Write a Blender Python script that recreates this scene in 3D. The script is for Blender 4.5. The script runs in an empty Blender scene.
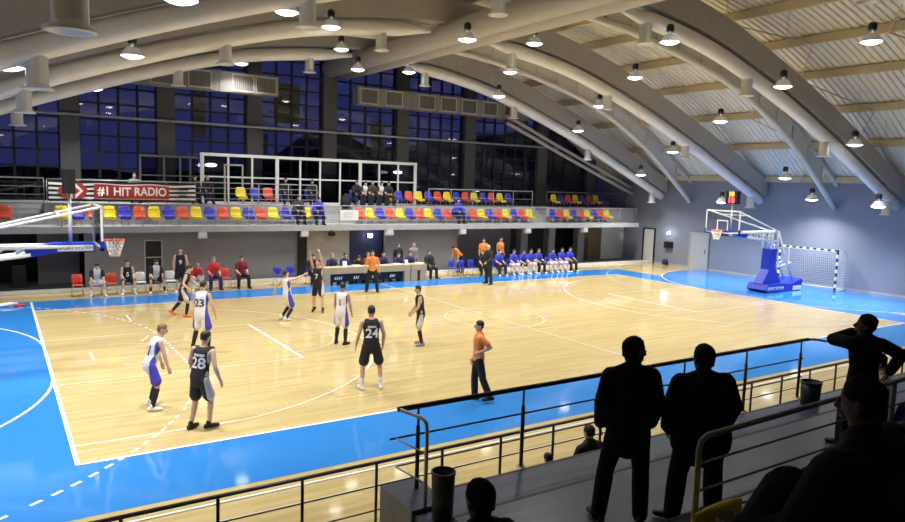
import bpy, bmesh, math, random
from mathutils import Vector, Matrix
from mathutils.bvhtree import BVHTree
random.seed(7)
C = bpy.context.scene.collection
SC = bpy.context.scene
V = Vector
PI = math.pi

# ------------------------------------------------------------------ camera
def rot_rows(y, p, r):
    f = V((math.sin(y)*math.cos(p), math.cos(y)*math.cos(p), math.sin(p)))
    rt = V((math.cos(y), -math.sin(y), 0)); up = rt.cross(f)
    c, s = math.cos(r), math.sin(r)
    return c*rt+s*up, -s*rt+c*up, f
cam_data = bpy.data.cameras.new('camera'); cam = bpy.data.objects.new('camera', cam_data); C.objects.link(cam)
rt, up, fw = rot_rows(0.585578, -0.110109, 0.031485)
cam.matrix_world = Matrix(((rt.x, up.x, -fw.x, -14.998), (rt.y, up.y, -fw.y, -20.104), (rt.z, up.z, -fw.z, 4.791), (0, 0, 0, 1)))
cam_data.sensor_width = 36; cam_data.lens = 701.04/905*36; cam_data.shift_x = -5.34/905
cam_data.clip_end = 400
SC.camera = cam

# ------------------------------------------------------------------ world: blue dusk outside the glazing
w = bpy.data.worlds.new('dusk'); SC.world = w; w.use_nodes = True
nt = w.node_tree; nt.nodes.clear()
out = nt.nodes.new('ShaderNodeOutputWorld'); bg = nt.nodes.new('ShaderNodeBackground')
tc = nt.nodes.new('ShaderNodeTexCoord'); sep = nt.nodes.new('ShaderNodeSeparateXYZ'); ramp = nt.nodes.new('ShaderNodeValToRGB')
nt.links.new(tc.outputs['Generated'], sep.inputs[0]); nt.links.new(sep.outputs['Z'], ramp.inputs[0])
ramp.color_ramp.elements[0].color = (.030, .037, .15, 1); ramp.color_ramp.elements[1].color = (.017, .022, .125, 1)
nt.links.new(ramp.outputs[0], bg.inputs[0]); nt.links.new(bg.outputs[0], out.inputs[0]); bg.inputs[1].default_value = 1.0

SC.view_settings.view_transform = 'Standard'; SC.view_settings.look = 'None'
SC.view_settings.exposure = -.62; SC.view_settings.gamma = 1.0
SC.cycles.max_bounces = 6; SC.cycles.diffuse_bounces = 4; SC.cycles.glossy_bounces = 3
SC.cycles.transparent_max_bounces = 12; SC.cycles.sample_clamp_indirect = 6; SC.cycles.caustics_reflective = False
LAMP_W = 165.0          # each pendant lamp
# ------------------------------------------------------------------ materials
def mat(name, col, rough=.6, metal=0., emit=None, es=1., spec=.5, alpha=None):
    m = bpy.data.materials.new(name); m.use_nodes = True
    b = m.node_tree.nodes['Principled BSDF']
    b.inputs['Base Color'].default_value = (*col, 1); b.inputs['Roughness'].default_value = rough
    b.inputs['Metallic'].default_value = metal; b.inputs['Specular IOR Level'].default_value = spec
    if emit: b.inputs['Emission Color'].default_value = (*emit, 1); b.inputs['Emission Strength'].default_value = es
    return m
def noisy(m, scale=(1, 1, 1), amt=.12, detail=3, nscale=4., bump=0.):
    t = m.node_tree; b = t.nodes['Principled BSDF']; col = list(b.inputs['Base Color'].default_value)
    tc = t.nodes.new('ShaderNodeTexCoord'); mp = t.nodes.new('ShaderNodeMapping'); n = t.nodes.new('ShaderNodeTexNoise')
    mp.inputs['Scale'].default_value = scale; n.inputs['Scale'].default_value = nscale; n.inputs['Detail'].default_value = detail
    t.links.new(tc.outputs['Object'], mp.inputs[0]); t.links.new(mp.outputs[0], n.inputs[0])
    r = t.nodes.new('ShaderNodeValToRGB'); r.color_ramp.elements[0].position = .3; r.color_ramp.elements[1].position = .7
    r.color_ramp.elements[0].color = [c*(1-amt) for c in col[:3]]+[1]; r.color_ramp.elements[1].color = [min(1, c*(1+amt)) for c in col[:3]]+[1]
    t.links.new(n.outputs[0], r.inputs[0]); t.links.new(r.outputs[0], b.inputs['Base Color'])
    if bump:
        bp = t.nodes.new('ShaderNodeBump'); bp.inputs['Strength'].default_value = bump; bp.inputs['Distance'].default_value = .01
        t.links.new(n.outputs[0], bp.inputs['Height']); t.links.new(bp.outputs[0], b.inputs['Normal'])
    return m
M = {}
def wood_floor():
    m = mat('parquet', (.62, .44, .2), .07, spec=.35); t = m.node_tree; b = t.nodes['Principled BSDF']
    tc = t.nodes.new('ShaderNodeTexCoord'); mp = t.nodes.new('ShaderNodeMapping')
    br = t.nodes.new('ShaderNodeTexBrick'); br.inputs['Scale'].default_value = 1
    br.inputs['Brick Width'].default_value = 1.6; br.inputs['Row Height'].default_value = .11; br.inputs['Mortar Size'].default_value = .002
    br.inputs['Color1'].default_value = (.60, .475, .235, 1); br.inputs['Color2'].default_value = (.52, .41, .185, 1); br.inputs['Mortar'].default_value = (.5, .36, .17, 1)
    n = t.nodes.new('ShaderNodeTexNoise'); mp2 = t.nodes.new('ShaderNodeMapping'); mp2.inputs['Scale'].default_value = (.5, 6, 1); n.inputs['Scale'].default_value = 1.; n.inputs['Detail'].default_value = 4
    mx = t.nodes.new('ShaderNodeMix'); mx.data_type = 'RGBA'; mx.blend_type = 'MULTIPLY'; mx.inputs[0].default_value = .5
    r = t.nodes.new('ShaderNodeValToRGB'); r.color_ramp.elements[0].color = (.72, .68, .6, 1); r.color_ramp.elements[0].position = .3; r.color_ramp.elements[1].color = (1, 1, 1, 1); r.color_ramp.elements[1].position = .6
    t.links.new(tc.outputs['Object'], mp.inputs[0]); t.links.new(mp.outputs[0], br.inputs[0])
    t.links.new(tc.outputs['Object'], mp2.inputs[0]); t.links.new(mp2.outputs[0], n.inputs[0]); t.links.new(n.outputs[0], r.inputs[0])
    t.links.new(br.outputs[0], mx.inputs[6]); t.links.new(r.outputs[0], mx.inputs[7]); t.links.new(mx.outputs[2], b.inputs['Base Color'])
    return m
M['parquet'] = wood_floor()
M['court_blue'] = noisy(mat('court_blue', (.035, .215, .60), .07, spec=.35), amt=.04, nscale=.6)
M['line_white'] = mat('line_white', (.85, .85, .82), .2)
M['line_cream'] = mat('line_cream', (.80, .74, .58), .2)
M['wall_blue'] = noisy(mat('wall_blue', (.235, .26, .335), .55), amt=.04, nscale=.5)
M['wall_grey'] = noisy(mat('wall_grey', (.20, .20, .225), .6), amt=.05, nscale=.6)
M['wall_light'] = noisy(mat('wall_light', (.42, .40, .38), .6), amt=.05)
M['wall_white'] = mat('wall_white', (.6, .6, .6), .6)
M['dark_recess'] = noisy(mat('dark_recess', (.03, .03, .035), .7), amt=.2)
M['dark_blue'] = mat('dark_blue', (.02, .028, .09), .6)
M['concrete'] = noisy(mat('concrete', (.40, .40, .41), .75), amt=.08, nscale=2)
M['riser'] = noisy(mat('riser', (.42, .42, .44), .7), amt=.05, nscale=2)
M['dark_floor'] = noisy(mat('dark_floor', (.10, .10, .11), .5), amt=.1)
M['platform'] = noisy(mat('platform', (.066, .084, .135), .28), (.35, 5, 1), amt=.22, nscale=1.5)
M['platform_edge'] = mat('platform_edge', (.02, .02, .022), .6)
M['roof'] = noisy(mat('roof_deck', (.74, .69, .58), .55), amt=.04, nscale=.4)
M['purlin'] = noisy(mat('purlin', (.56, .47, .31), .6), amt=.06)
M['steel'] = noisy(mat('steel_paint', (.50, .46, .40), .45), amt=.05)
M['duct'] = noisy(mat('duct_metal', (.80, .77, .72), .45, .1), amt=.05, nscale=2)
M['duct_tan'] = mat('duct_box', (.24, .23, .21), .5)
M['nozzle'] = mat('nozzle_metal', (.74, .73, .70), .3, .3)
M['steel_dark'] = noisy(mat('arch_paint', (.38, .355, .32), .5), amt=.05)
M['chord'] = mat('chord_paint', (.64, .60, .52), .45)
M['rail_near'] = mat('rail_near', (.16, .16, .165), .4, .3)
M['column'] = noisy(mat('column_grey', (.085, .087, .09), .6), amt=.05)
M['mullion'] = mat('mullion_dark', (.012, .013, .02), .5)
M['white_paint'] = mat('white_paint', (.78, .78, .77), .35)
M['grey_frame'] = mat('grey_frame', (.42, .42, .42), .4)
M['black'] = mat('black_paint', (.012, .012, .013), .45)
M['rail_dark'] = mat('rail_dark', (.02, .018, .018), .35)
M['rail_steel'] = mat('rail_steel', (.45, .45, .46), .3, .7)
M['rail_grey'] = mat('rail_grey', (.38, .38, .39), .4, .3)
M['black_plastic'] = mat('black_plastic', (.01, .01, .011), .5)
M['seat_yellow'] = mat('seat_yellow', (.72, .58, .02), .4)
M['seat_blue'] = mat('seat_blue', (.035, .035, .42), .4)
M['seat_red'] = mat('seat_red', (.62, .075, .03), .4)
M['chair_red'] = mat('chair_red', (.65, .05, .03), .45)
M['chair_white'] = mat('chair_white', (.75, .75, .75), .45)
M['chair_blue'] = mat('chair_blue', (.02, .03, .40), .45)
M['chrome'] = mat('chair_metal', (.55, .55, .56), .3, .8)
M['basket_blue'] = mat('basket_blue', (.008, .03, .42), .4)
M['rim_orange'] = mat('rim_orange', (.75, .14, .03), .4)
M['net_white'] = mat('net_white', (.8, .8, .8), .7)
M['goal_black'] = mat('goal_black', (.02, .02, .025), .4)
M['door_grey'] = mat('door_grey', (.42, .44, .48), .45)
M['door_brown'] = mat('door_brown', (.16, .10, .035), .5)
M['table_wood'] = noisy(mat('table_wood', (.50, .38, .22), .5), (1, 8, 8), amt=.1)
M['lamp_white'] = mat('lamp_shade', (.62, .62, .60), .4, emit=(1, .97, .9), es=.12)
M['lamp_glow'] = mat('lamp_glow', (.9, .9, .9), .4, emit=(1, .97, .92), es=14)
M['cool_glow'] = mat('cool_glow', (.9, .9, .9), .4, emit=(.8, .88, 1), es=16)
M['digit_red'] = mat('digit_red', (.3, .02, .02), .4, emit=(1, .10, .14), es=3.2)
M['digit_yellow'] = mat('digit_yellow', (.3, .2, .02), .4, emit=(1, .42, .08), es=3.2)
M['banner_red'] = mat('banner_red', (.42, .035, .025), .6)
M['paper'] = mat('paper', (.8, .8, .78), .6)
M['text_white'] = mat('text_white', (.85, .85, .83), .55)
M['text_blue'] = mat('text_blue', (.03, .05, .2), .55)
M['hill'] = noisy(mat('dark_hill', (.012, .014, .02), 1.), amt=.3, nscale=.2)
M['skin'] = mat('skin', (.64, .41, .30), .5)
M['skin_tan'] = mat('skin_tan', (.42, .25, .17), .5)
M['hair_dark'] = mat('hair_dark', (.018, .014, .012), .6)
M['hair_blond'] = mat('hair_blond', (.22, .12, .05), .6)
M['hair_grey'] = mat('hair_grey', (.25, .23, .21), .6)
M['eye'] = mat('eye_dark', (.02, .015, .012), .3)
M['lip'] = mat('lip', (.36, .14, .11), .5)
M['cloth_black'] = mat('cloth_black', (.012, .012, .014), .8)
M['cloth_night'] = mat('cloth_night', (.006, .006, .007), .9, spec=.2)  # dark cloth and hair, taken near black to hold the unlit stand's shade
M['skin_night'] = mat('skin_shadow', (.05, .034, .026), .7)  # skin darkened in its colour so near-stand figures read as silhouettes
M['jeans_night'] = mat('jeans_shadow', (.008, .009, .014), .9, spec=.2)  # trousers with the shade of the near stand put into the colour
M['cloth_navy'] = mat('cloth_navy', (.02, .025, .11), .8)
M['cloth_blue'] = mat('cloth_blue', (.035, .05, .48), .7)
M['cloth_white'] = mat('cloth_white', (.78, .77, .80), .8)
M['cloth_grey'] = mat('cloth_grey', (.26, .26, .27), .8)
M['cloth_red'] = mat('cloth_red', (.62, .03, .03), .8)
M['cloth_maroon'] = mat('cloth_maroon', (.22, .015, .02), .8)
M['cloth_orange'] = mat('cloth_orange', (.82, .27, .07), .8)
M['cloth_brown'] = mat('cloth_brown', (.05, .032, .03), .8)
M['shoe_orange'] = mat('shoe_orange', (.85, .16, .05), .5)
def two_tone(name, a, b, axis='X', thr=.12, rough=.75, invert=False):
    m = mat(name, a, rough); t = m.node_tree; p = t.nodes['Principled BSDF']
    tc = t.nodes.new('ShaderNodeTexCoord'); s = t.nodes.new('ShaderNodeSeparateXYZ'); t.links.new(tc.outputs['Object'], s.inputs[0])
    ab = t.nodes.new('ShaderNodeMath'); ab.operation = 'ABSOLUTE'; t.links.new(s.outputs[axis], ab.inputs[0])
    g = t.nodes.new('ShaderNodeMath'); g.operation = 'GREATER_THAN'; g.inputs[1].default_value = thr; t.links.new(ab.outputs[0], g.inputs[0])
    mx = t.nodes.new('ShaderNodeMix'); mx.data_type = 'RGBA'; mx.inputs[6].default_value = (*a, 1); mx.inputs[7].default_value = (*b, 1)
    t.links.new(g.outputs[0], mx.inputs[0]); t.links.new(mx.outputs[2], p.inputs['Base Color']); return m
M['uni_white_top'] = two_tone('uniform_white_jersey', (.80, .78, .84), (.07, .07, .50), thr=.155)
M['uni_white_short'] = two_tone('uniform_white_shorts', (.80, .78, .84), (.06, .05, .48), thr=.165)
M['uni_black_top'] = two_tone('uniform_black_jersey', (.014, .013, .014), (.55, .52, .52), thr=.165)
M['uni_black_short'] = two_tone('uniform_black_shorts', (.012, .012, .014), (.6, .58, .58), thr=.185)
M['warmup'] = two_tone('warmup_white_black', (.7, .7, .7), (.02, .02, .022), thr=.12)
M['ref_orange'] = two_tone('referee_orange', (.82, .27, .07), (.02, .02, .02), thr=.155)
def pane_mat(name, tint, refl=.9, ior=1.9):
    m = bpy.data.materials.new(name); m.use_nodes = True; t = m.node_tree; t.nodes.clear()
    o = t.nodes.new('ShaderNodeOutputMaterial'); a = t.nodes.new('ShaderNodeBsdfTransparent'); g = t.nodes.new('ShaderNodeBsdfGlossy'); x = t.nodes.new('ShaderNodeMixShader')
    f = t.nodes.new('ShaderNodeFresnel'); f.inputs[0].default_value = ior
    a.inputs[0].default_value = (*tint, 1); g.inputs['Roughness'].default_value = .02; g.inputs[0].default_value = (refl, refl, refl, 1)
    t.links.new(f.outputs[0], x.inputs[0]); t.links.new(a.outputs[0], x.inputs[1]); t.links.new(g.outputs[0], x.inputs[2]); t.links.new(x.outputs[0], o.inputs[0]); return m
M['pane'] = pane_mat('window_glass', (.85, .87, .95))
M['clear'] = pane_mat('clear_glass', (.95, .96, .97), ior=1.2)
M['smoke'] = pane_mat('cabin_glass', (.55, .57, .6), ior=1.45)

# ------------------------------------------------------------------ mesh helpers
class MB:
    def __init__(s): s.bm = bmesh.new()
    def box(s, c, d, rot=None, mi=0):
        r = bmesh.ops.create_cube(s.bm, size=1)['verts']
        m = Matrix.Translation(c) @ (rot.to_4x4() if rot else Matrix()) @ Matrix.Diagonal((*d, 1))
        bmesh.ops.transform(s.bm, matrix=m, verts=r)
        if mi:
            for f in {f for v in r for f in v.link_faces}: f.material_index = mi
        return s
    def bx(s, x0, x1, y0, y1, z0, z1, mi=0): return s.box(((x0+x1)/2, (y0+y1)/2, (z0+z1)/2), (abs(x1-x0), abs(y1-y0), abs(z1-z0)), mi=mi)
    def loft(s, cs, rs, side=(1, 0, 0), seg=12, caps='round', mi=0):
        cs = [V(c) for c in cs]; n = len(cs); rs = [(r, r) if not isinstance(r, tuple) else r for r in rs]
        rows = []; side = V(side)
        def ring(c, a, b, rx, ry): return [s.bm.verts.new(c+a*(rx*math.cos(2*PI*k/seg))+b*(ry*math.sin(2*PI*k/seg))) for k in range(seg)]
        fr = []
        for i in range(n):
            t = (cs[min(i+1, n-1)]-cs[max(i-1, 0)]).normalized()
            a = side-t*side.dot(t)
            if a.length < 1e-3: a = V((0, 1, 0))-t*t.y
            if a.length < 1e-3: a = V((0, 0, 1))-t*t.z
            a.normalize(); fr.append((t, a, t.cross(a)))
        if caps == 'round':
            t, a, b = fr[0]; r = min(rs[0]); rows.append(ring(cs[0]-t*r*.6, a, b, rs[0][0]*.7, rs[0][1]*.7))
        for i in range(n): rows.append(ring(cs[i], fr[i][1], fr[i][2], *rs[i]))
        if caps == 'round':
            t, a, b = fr[-1]; r = min(rs[-1]); rows.append(ring(cs[-1]+t*r*.6, a, b, rs[-1][0]*.7, rs[-1][1]*.7))
        fs = []
        for p, q in zip(rows, rows[1:]):
            for k in range(seg): fs.append(s.bm.faces.new((p[k], p[(k+1) % seg], q[(k+1) % seg], q[k])))
        if caps == 'round':
            for row, c, fl in ((rows[0], cs[0]-fr[0][0]*min(rs[0])*.95, True), (rows[-1], cs[-1]+fr[-1][0]*min(rs[-1])*.95, False)):
                v = s.bm.verts.new(c)
                for k in range(seg):
                    vs = (row[k], row[(k+1) % seg], v); fs.append(s.bm.faces.new(vs[::-1] if fl else vs))
        elif caps:
            fs.append(s.bm.faces.new(rows[0][::-1])); fs.append(s.bm.faces.new(rows[-1]))
        for f in fs: f.material_index = mi; f.smooth = True
        return s
    def rod(s, p, q, r, seg=8, mi=0, r2=None): return s.loft([p, q], [r, r2 if r2 is not None else r], seg=seg, caps='flat', mi=mi)
    def tube(s, pts, r, seg=8, mi=0): return s.loft(pts, [r]*len(pts), seg=seg, caps='flat', mi=mi)
    def ball(s, c, r, seg=10):
        if not isinstance(r, tuple): r = (r, r, r)
        rr = bmesh.ops.create_uvsphere(s.bm, u_segments=seg, v_segments=max(6, seg-2), radius=1)['verts']
        bmesh.ops.transform(s.bm, matrix=Matrix.Translation(c) @ Matrix.Diagonal((*r, 1)), verts=rr)
        for f in {f for v in rr for f in v.link_faces}: f.smooth = True
        return s
    def lathe(s, prof, c=(0, 0, 0), seg=20, mi=0):
        c = V(c); rows = [[s.bm.verts.new(c+V((r*math.cos(2*PI*k/seg), r*math.sin(2*PI*k/seg), z))) for k in range(seg)] for r, z in prof]
        for p, q in zip(rows, rows[1:]):
            for k in range(seg):
                f = s.bm.faces.new((p[k], p[(k+1) % seg], q[(k+1) % seg], q[k])); f.smooth = True; f.material_index = mi
        return s
    def poly(s, pts, mi=0): f = s.bm.faces.new([s.bm.verts.new(p) for p in pts]); f.material_index = mi; return s
    def prism(s, pts, off, mi=0):
        a = [s.bm.verts.new(p) for p in pts]; b = [s.bm.verts.new(V(p)+V(off)) for p in pts]; n = len(pts)
        fs = [s.bm.faces.new(a[::-1]), s.bm.faces.new(b)]+[s.bm.faces.new((a[i], a[(i+1) % n], b[(i+1) % n], b[i])) for i in range(n)]
        for f in fs: f.material_index = mi
        return s
    def build(s, name, mats, parent=None, loc=None, recalc=True):
        me = bpy.data.meshes.new(name)
        if recalc: bmesh.ops.recalc_face_normals(s.bm, faces=s.bm.faces)
        s.bm.to_mesh(me); s.bm.free()
        for m in (mats if isinstance(mats, (list, tuple)) else [mats]): me.materials.append(M[m] if isinstance(m, str) else m)
        o = bpy.data.objects.new(name, me); C.objects.link(o)
        if parent is not None: o.parent = parent
        if loc is not None: o.location = loc
        return o
def tag(o, label, cat, group=None, kind=None):
    o['label'] = label; o['category'] = cat
    if group: o['group'] = group
    if kind: o['kind'] = kind
    return o
def thing(name, label, cat, loc=(0, 0, 0), rz=0, group=None):
    o = bpy.data.objects.new(name, None); o.empty_display_size = .1; C.objects.link(o)
    o.location = loc; o.rotation_euler = (0, 0, rz); return tag(o, label, cat, group)
def struct(o, label=None):
    o['kind'] = 'structure'
    if label: o['label'] = label
    return o
def dup(root, loc, rz=None, label=None, group=None, swap=None):
    kids = {}
    for o in bpy.data.objects:
        if o.parent: kids.setdefault(o.parent.name, []).append(o)
    def cp(o, par):
        c = o.copy(); C.objects.link(c)
        if par is not None: c.parent = par
        if swap and o.name.split('.')[0] in swap:
            nm = swap[o.name.split('.')[0]]; c.data = nm
        for k in kids.get(o.name, []): cp(k, c)
        return c
    r = cp(root, None); r.location = loc
    if rz is not None: r.rotation_euler = (0, 0, rz)
    if label: r['label'] = label
    if group: r['group'] = group
    return r
ORD = ['first', 'second', 'third', 'fourth', 'fifth', 'sixth', 'seventh', 'eighth', 'ninth', 'tenth', 'eleventh', 'twelfth', 'thirteenth', 'fourteenth', 'fifteenth', 'sixteenth', 'seventeenth', 'eighteenth', 'nineteenth', 'twentieth']
def text_mesh(txt, size, depth=0., bold=0., align='CENTER', cut=None, space=1.):
    cu = bpy.data.curves.new('lettering', 'FONT'); cu.body = txt; cu.size = size; cu.align_x = align; cu.align_y = 'CENTER'; cu.extrude = depth; cu.offset = bold; cu.space_character = space
    cu.resolution_u = 3
    o = bpy.data.objects.new('lettering', cu); C.objects.link(o); bpy.context.view_layer.update()
    me = bpy.data.meshes.new_from_object(o.evaluated_get(bpy.context.evaluated_depsgraph_get()))
    bpy.data.objects.remove(o)
    if cut:
        bm = bmesh.new(); bm.from_mesh(me); xs = [v.co.x for v in bm.verts]; x = min(xs)+cut
        while x < max(xs):
            bmesh.ops.bisect_plane(bm, geom=bm.verts[:]+bm.edges[:]+bm.faces[:], plane_co=(x, 0, 0), plane_no=(1, 0, 0)); x += cut
        bm.to_mesh(me); bm.free()
    return me
def lettering(name, txt, size, m, loc, rot, parent=None, depth=.004, bold=0., space=1.):
    me = text_mesh(txt, size, depth, bold, space=space); me.materials.append(M[m])
    o = bpy.data.objects.new(name, me); C.objects.link(o); o.location = loc; o.rotation_euler = rot
    if parent is not None: o.parent = parent
    return o

# ------------------------------------------------------------------ the hall
def interp(x, xs, ys):
    x = abs(x)
    for i in range(len(xs)-1):
        if x <= xs[i+1]: t = (x-xs[i])/(xs[i+1]-xs[i]); return ys[i]+t*(ys[i+1]-ys[i])
    return ys[-1]
def smooth_prof(xs, ys):
    # monotone cubic (Catmull-Rom) through the points
    def f(x):
        x = abs(x)
        for i in range(len(xs)-1):
            if x <= xs[i+1] or i == len(xs)-2:
                h = xs[i+1]-xs[i]; t = min(1.1, (x-xs[i])/h)
                m0 = 0 if i == 0 else (ys[i+1]-ys[i-1])/(xs[i+1]-xs[i-1])
                m1 = (ys[i+2]-ys[i])/(xs[i+2]-xs[i]) if i+2 < len(xs) else (ys[i+1]-ys[i])/h
                return (2*t**3-3*t**2+1)*ys[i]+(t**3-2*t**2+t)*h*m0+(-2*t**3+3*t**2)*ys[i+1]+(t**3-t**2)*h*m1
    return f
roof_z = smooth_prof([0, 3, 7.5, 12.2, 16.8, 21.2], [12.2, 12.1, 11.6, 10.4, 8.3, 5.45])
duct_z = smooth_prof([0, 2, 6, 9.5, 14, 20.8], [10.6, 10.5, 9.93, 8.95, 7.33, 4.45])
chord_z = smooth_prof([0, 3, 6.5, 12.2, 16.8, 21.05], [11.1, 11.0, 10.62, 9.3, 7.15, 4.13])
XW, YN, YG = 21.2, -25.5, 15.6

# floor: parquet with the painted run-off and all court lines in one mesh
fb = MB()
fb.poly([(-XW-1, YN, 0), (XW, YN, 0), (XW, 11.6, 0), (-XW-1, 11.6, 0)])
Z1, Z2 = .003, .005
def frect(x0, x1, y0, y1, z, mi): fb.poly([(x0, y0, z), (x1, y0, z), (x1, y1, z), (x0, y1, z)], mi)
BX, BY = 16., 9.55
for q in ((-BX, BX, 7.5, BY), (-BX, BX, -BY, -7.5), (14, BX, -7.5, 7.5), (-BX, -14, -7.5, 7.5)): frect(*q, Z1, 1)
def arc_pts(cx, cy, r, a0, a1, n=40): return [(cx+r*math.cos(math.radians(a0+(a1-a0)*i/n)), cy+r*math.sin(math.radians(a0+(a1-a0)*i/n))) for i in range(n+1)]
def goal_area(sg, r, cx=20.):
    p = arc_pts(-cx*sg, 1.5, r, 90, 0) if sg > 0 else None
    p = [(-cx, y+1.5) for y in ()]
    a = arc_pts(-cx, 1.5, r, 90, 0)+arc_pts(-cx, -1.5, r, 0, -90)
    return [(x*sg, y) for x, y in a]
for sg in (1, -1):
    a = goal_area(sg, 6.); pts = [(x, y, Z1+.0006) for x, y in a]
    if sg < 0: pts = pts[::-1]
    fb.poly(pts, 1)
    frect(-XW-1 if sg > 0 else 20, -20 if sg > 0 else XW, -7.5, 7.5, Z1, 1)
ZC = [Z2]
def strip(pts, wd, dash=None, mi=2):
    acc = 0; ZC[0] += .00025; z = ZC[0]
    for (x0, y0), (x1, y1) in zip(pts, pts[1:]):
        d = V((x1-x0, y1-y0)); L = d.length
        if L < 1e-6: continue
        d /= L; n = V((-d.y, d.x))*wd/2; e = d*wd*.12
        if dash is None or (acc % (2*dash)) < dash:
            fb.poly([(x0-e.x-n.x, y0-e.y-n.y, z), (x1+e.x-n.x, y1+e.y-n.y, z), (x1+e.x+n.x, y1+e.y+n.y, z), (x0-e.x+n.x, y0-e.y+n.y, z)], mi)
        acc += L
LW = .075
for sg in (1, -1):
    strip([(-14*sg, -7.5), (-14*sg, 9.4 if sg > 0 else 7.5)], LW); strip([(-14, 7.5*sg), (14, 7.5*sg)], LW)
    for y in (-2.45, 2.45): strip([(-14*sg, y), (-8.2*sg, y)], .05, mi=3)
    strip([(-8.2*sg, -2.45), (-8.2*sg, 2.45)], .075)
    strip([(-(8.2*sg)+sg*x, y) for x, y in arc_pts(0, 0, 1.8, -90, 90)], .05, mi=3)
    ang = math.degrees(math.asin(6.6/6.75))
    strip([(-14*sg, -6.6)]+[(-12.425*sg+sg*x, y) for x, y in arc_pts(0, 0, 6.75, -ang, ang, 60)]+[(-14*sg, 6.6)], .065, mi=3)
    strip([(-12.425*sg+sg*x, y) for x, y in arc_pts(0, 0, 1.25, -90, 90)], .05, mi=3)
    strip(goal_area(sg, 6.), .06)
    far = [p for p in goal_area(sg, 9.) if abs(p[1]) <= 10]
    fine = []
    for p, q in zip(far, far[1:]):
        L = math.dist(p, q); k = max(1, round(L/.17))
        fine += [(p[0]+(q[0]-p[0])*i/k, p[1]+(q[1]-p[1])*i/k) for i in range(k)]
    strip(fine, .06, dash=.17)
    strip([(-13*sg, -.5), (-13*sg, .5)], .05, mi=3); strip([(-11.6*sg, 1.3), (-11.3*sg, 2.0)], .05, mi=3)
strip([(0, -7.5), (0, 8.9)], .05, mi=3); strip(arc_pts(0, 0, 1.8, 0, 360, 64), .055, mi=3)
strip([(-20, 10), (20, 10)], .05); strip([(-20, -10), (20, -10)], .06)
strip([(-11.4, 5.6), (-11.4, 4.4)], .05); strip([(-12.0, .6), (-9.9, .85)], .05, mi=3)
strip([(-18, -10.6), (18, -10.6)], .04, mi=3)
floor = struct(fb.build('floor', ['parquet', 'court_blue', 'line_white', 'line_cream'], recalc=False), 'pale parquet sports floor with blue run-off and white court lines')

# ceiling: corrugated deck following the arch
cb = MB(); xs = [-XW-1+i*(2*XW+2)/44 for i in range(45)]; ys = []; y = YN; k = 0
P = .27
while y < YG+.3:
    ys += [(y, 0), (y+P*.30, 0), (y+P*.42, .06), (y+P*.88, .06)]; y += P
rows = [[cb.bm.verts.new((x, yy, roof_z(x)+.02+dz)) for yy, dz in ys] for x in xs]
for a, b in zip(rows, rows[1:]):
    for k in range(len(ys)-1): cb.bm.faces.new((a[k], b[k], b[k+1], a[k+1]))
struct(cb.build('ceiling', 'roof', recalc=False), 'cream corrugated metal roof deck')

# walls
b = MB().bx(XW, XW+.25, YN, 18, 0, 5.75)
struct(b.build('wall_right', 'wall_blue'), 'blue grey end wall behind the handball goal')
struct(MB().bx(-XW-1.25, -XW-1, YN, 18, 0, 5.5).build('wall_left', 'wall_blue'), 'left end wall')
gb = MB(); top = [(x, YN, roof_z(x)+.3) for x in xs]; gb.prism([(-XW-1, YN, 0), (XW, YN, 0)]+top[::-1], (0, -.25, 0))
struct(gb.build('wall_near', 'wall_grey'), 'near wall behind the stands')
struct(MB().bx(XW-.012, XW, -14, 12, .0, .12).build('baseboard_right', 'concrete'), 'pale skirting along the end wall')

# far side under the gallery
YA = 11.95
wb = MB()
wb.bx(-11.99, -9.72, YA, YA+.2, 0, 2.34).bx(-9.72, -9.04, YA, YA+.2, 1.95, 2.34).bx(-9.04, -2.85, YA, YA+.2, 0, 2.34)
wb.bx(1.75, 6.2, YA, YA+.2, 0, 2.34)
struct(wb.build('wall_far', 'wall_grey'), 'grey wall under the gallery')
struct(MB().bx(-2.5, -.25, YA+.05, YA+.25, 0, 2.34).build('wall_far_light', 'wall_light'), 'light wall under the gallery beside the scorer table')
struct(MB().bx(-.25, 1.75, YA+.35, YA+.5, 0, 2.34).build('wall_far_blue', 'dark_blue'), 'dark blue recess behind the scorer table')
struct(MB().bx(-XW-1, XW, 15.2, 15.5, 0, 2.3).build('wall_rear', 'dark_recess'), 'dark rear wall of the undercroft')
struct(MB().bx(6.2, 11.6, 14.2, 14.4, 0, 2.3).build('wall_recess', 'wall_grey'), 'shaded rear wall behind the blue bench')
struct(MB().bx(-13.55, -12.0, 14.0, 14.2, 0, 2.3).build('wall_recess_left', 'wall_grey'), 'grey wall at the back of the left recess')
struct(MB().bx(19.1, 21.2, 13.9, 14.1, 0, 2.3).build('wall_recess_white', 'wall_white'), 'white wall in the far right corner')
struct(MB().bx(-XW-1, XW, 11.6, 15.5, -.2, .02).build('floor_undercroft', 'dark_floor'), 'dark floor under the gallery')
struct(MB().bx(-XW-1, XW-.02, 11.52, 11.66, 0, .13).build('trim_1', 'white_paint'), 'white kerb along the far edge of the parquet')
d = struct(MB().bx(-9.70, -9.06, YA+.02, YA+.10, 0.02, 1.93).build('door_1', 'black'), 'dark doorway in the grey wall')
MB().bx(-9.74, -9.70, YA-.03, YA+.1, 0, 1.99).bx(-9.06, -9.02, YA-.03, YA+.1, 0, 1.99).bx(-9.70, -9.06, YA-.03, YA+.1, 1.95, 1.99).bx(-9.70, -9.06, YA-.02, YA+.06, 1.22, 1.26).build('door_frame', 'grey_frame', d)
d = struct(MB().bx(16.8, 19.1, 13.95, 14.05, 0, 2.3).build('door_2', 'door_brown'), 'brown double door under the gallery')
MB().bx(16.85, 17.0, 13.9, 13.95, 0, 2.25).bx(17.9, 17.98, 13.9, 13.95, 0, 2.25).build('door_frame', 'door_brown', d)
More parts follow.
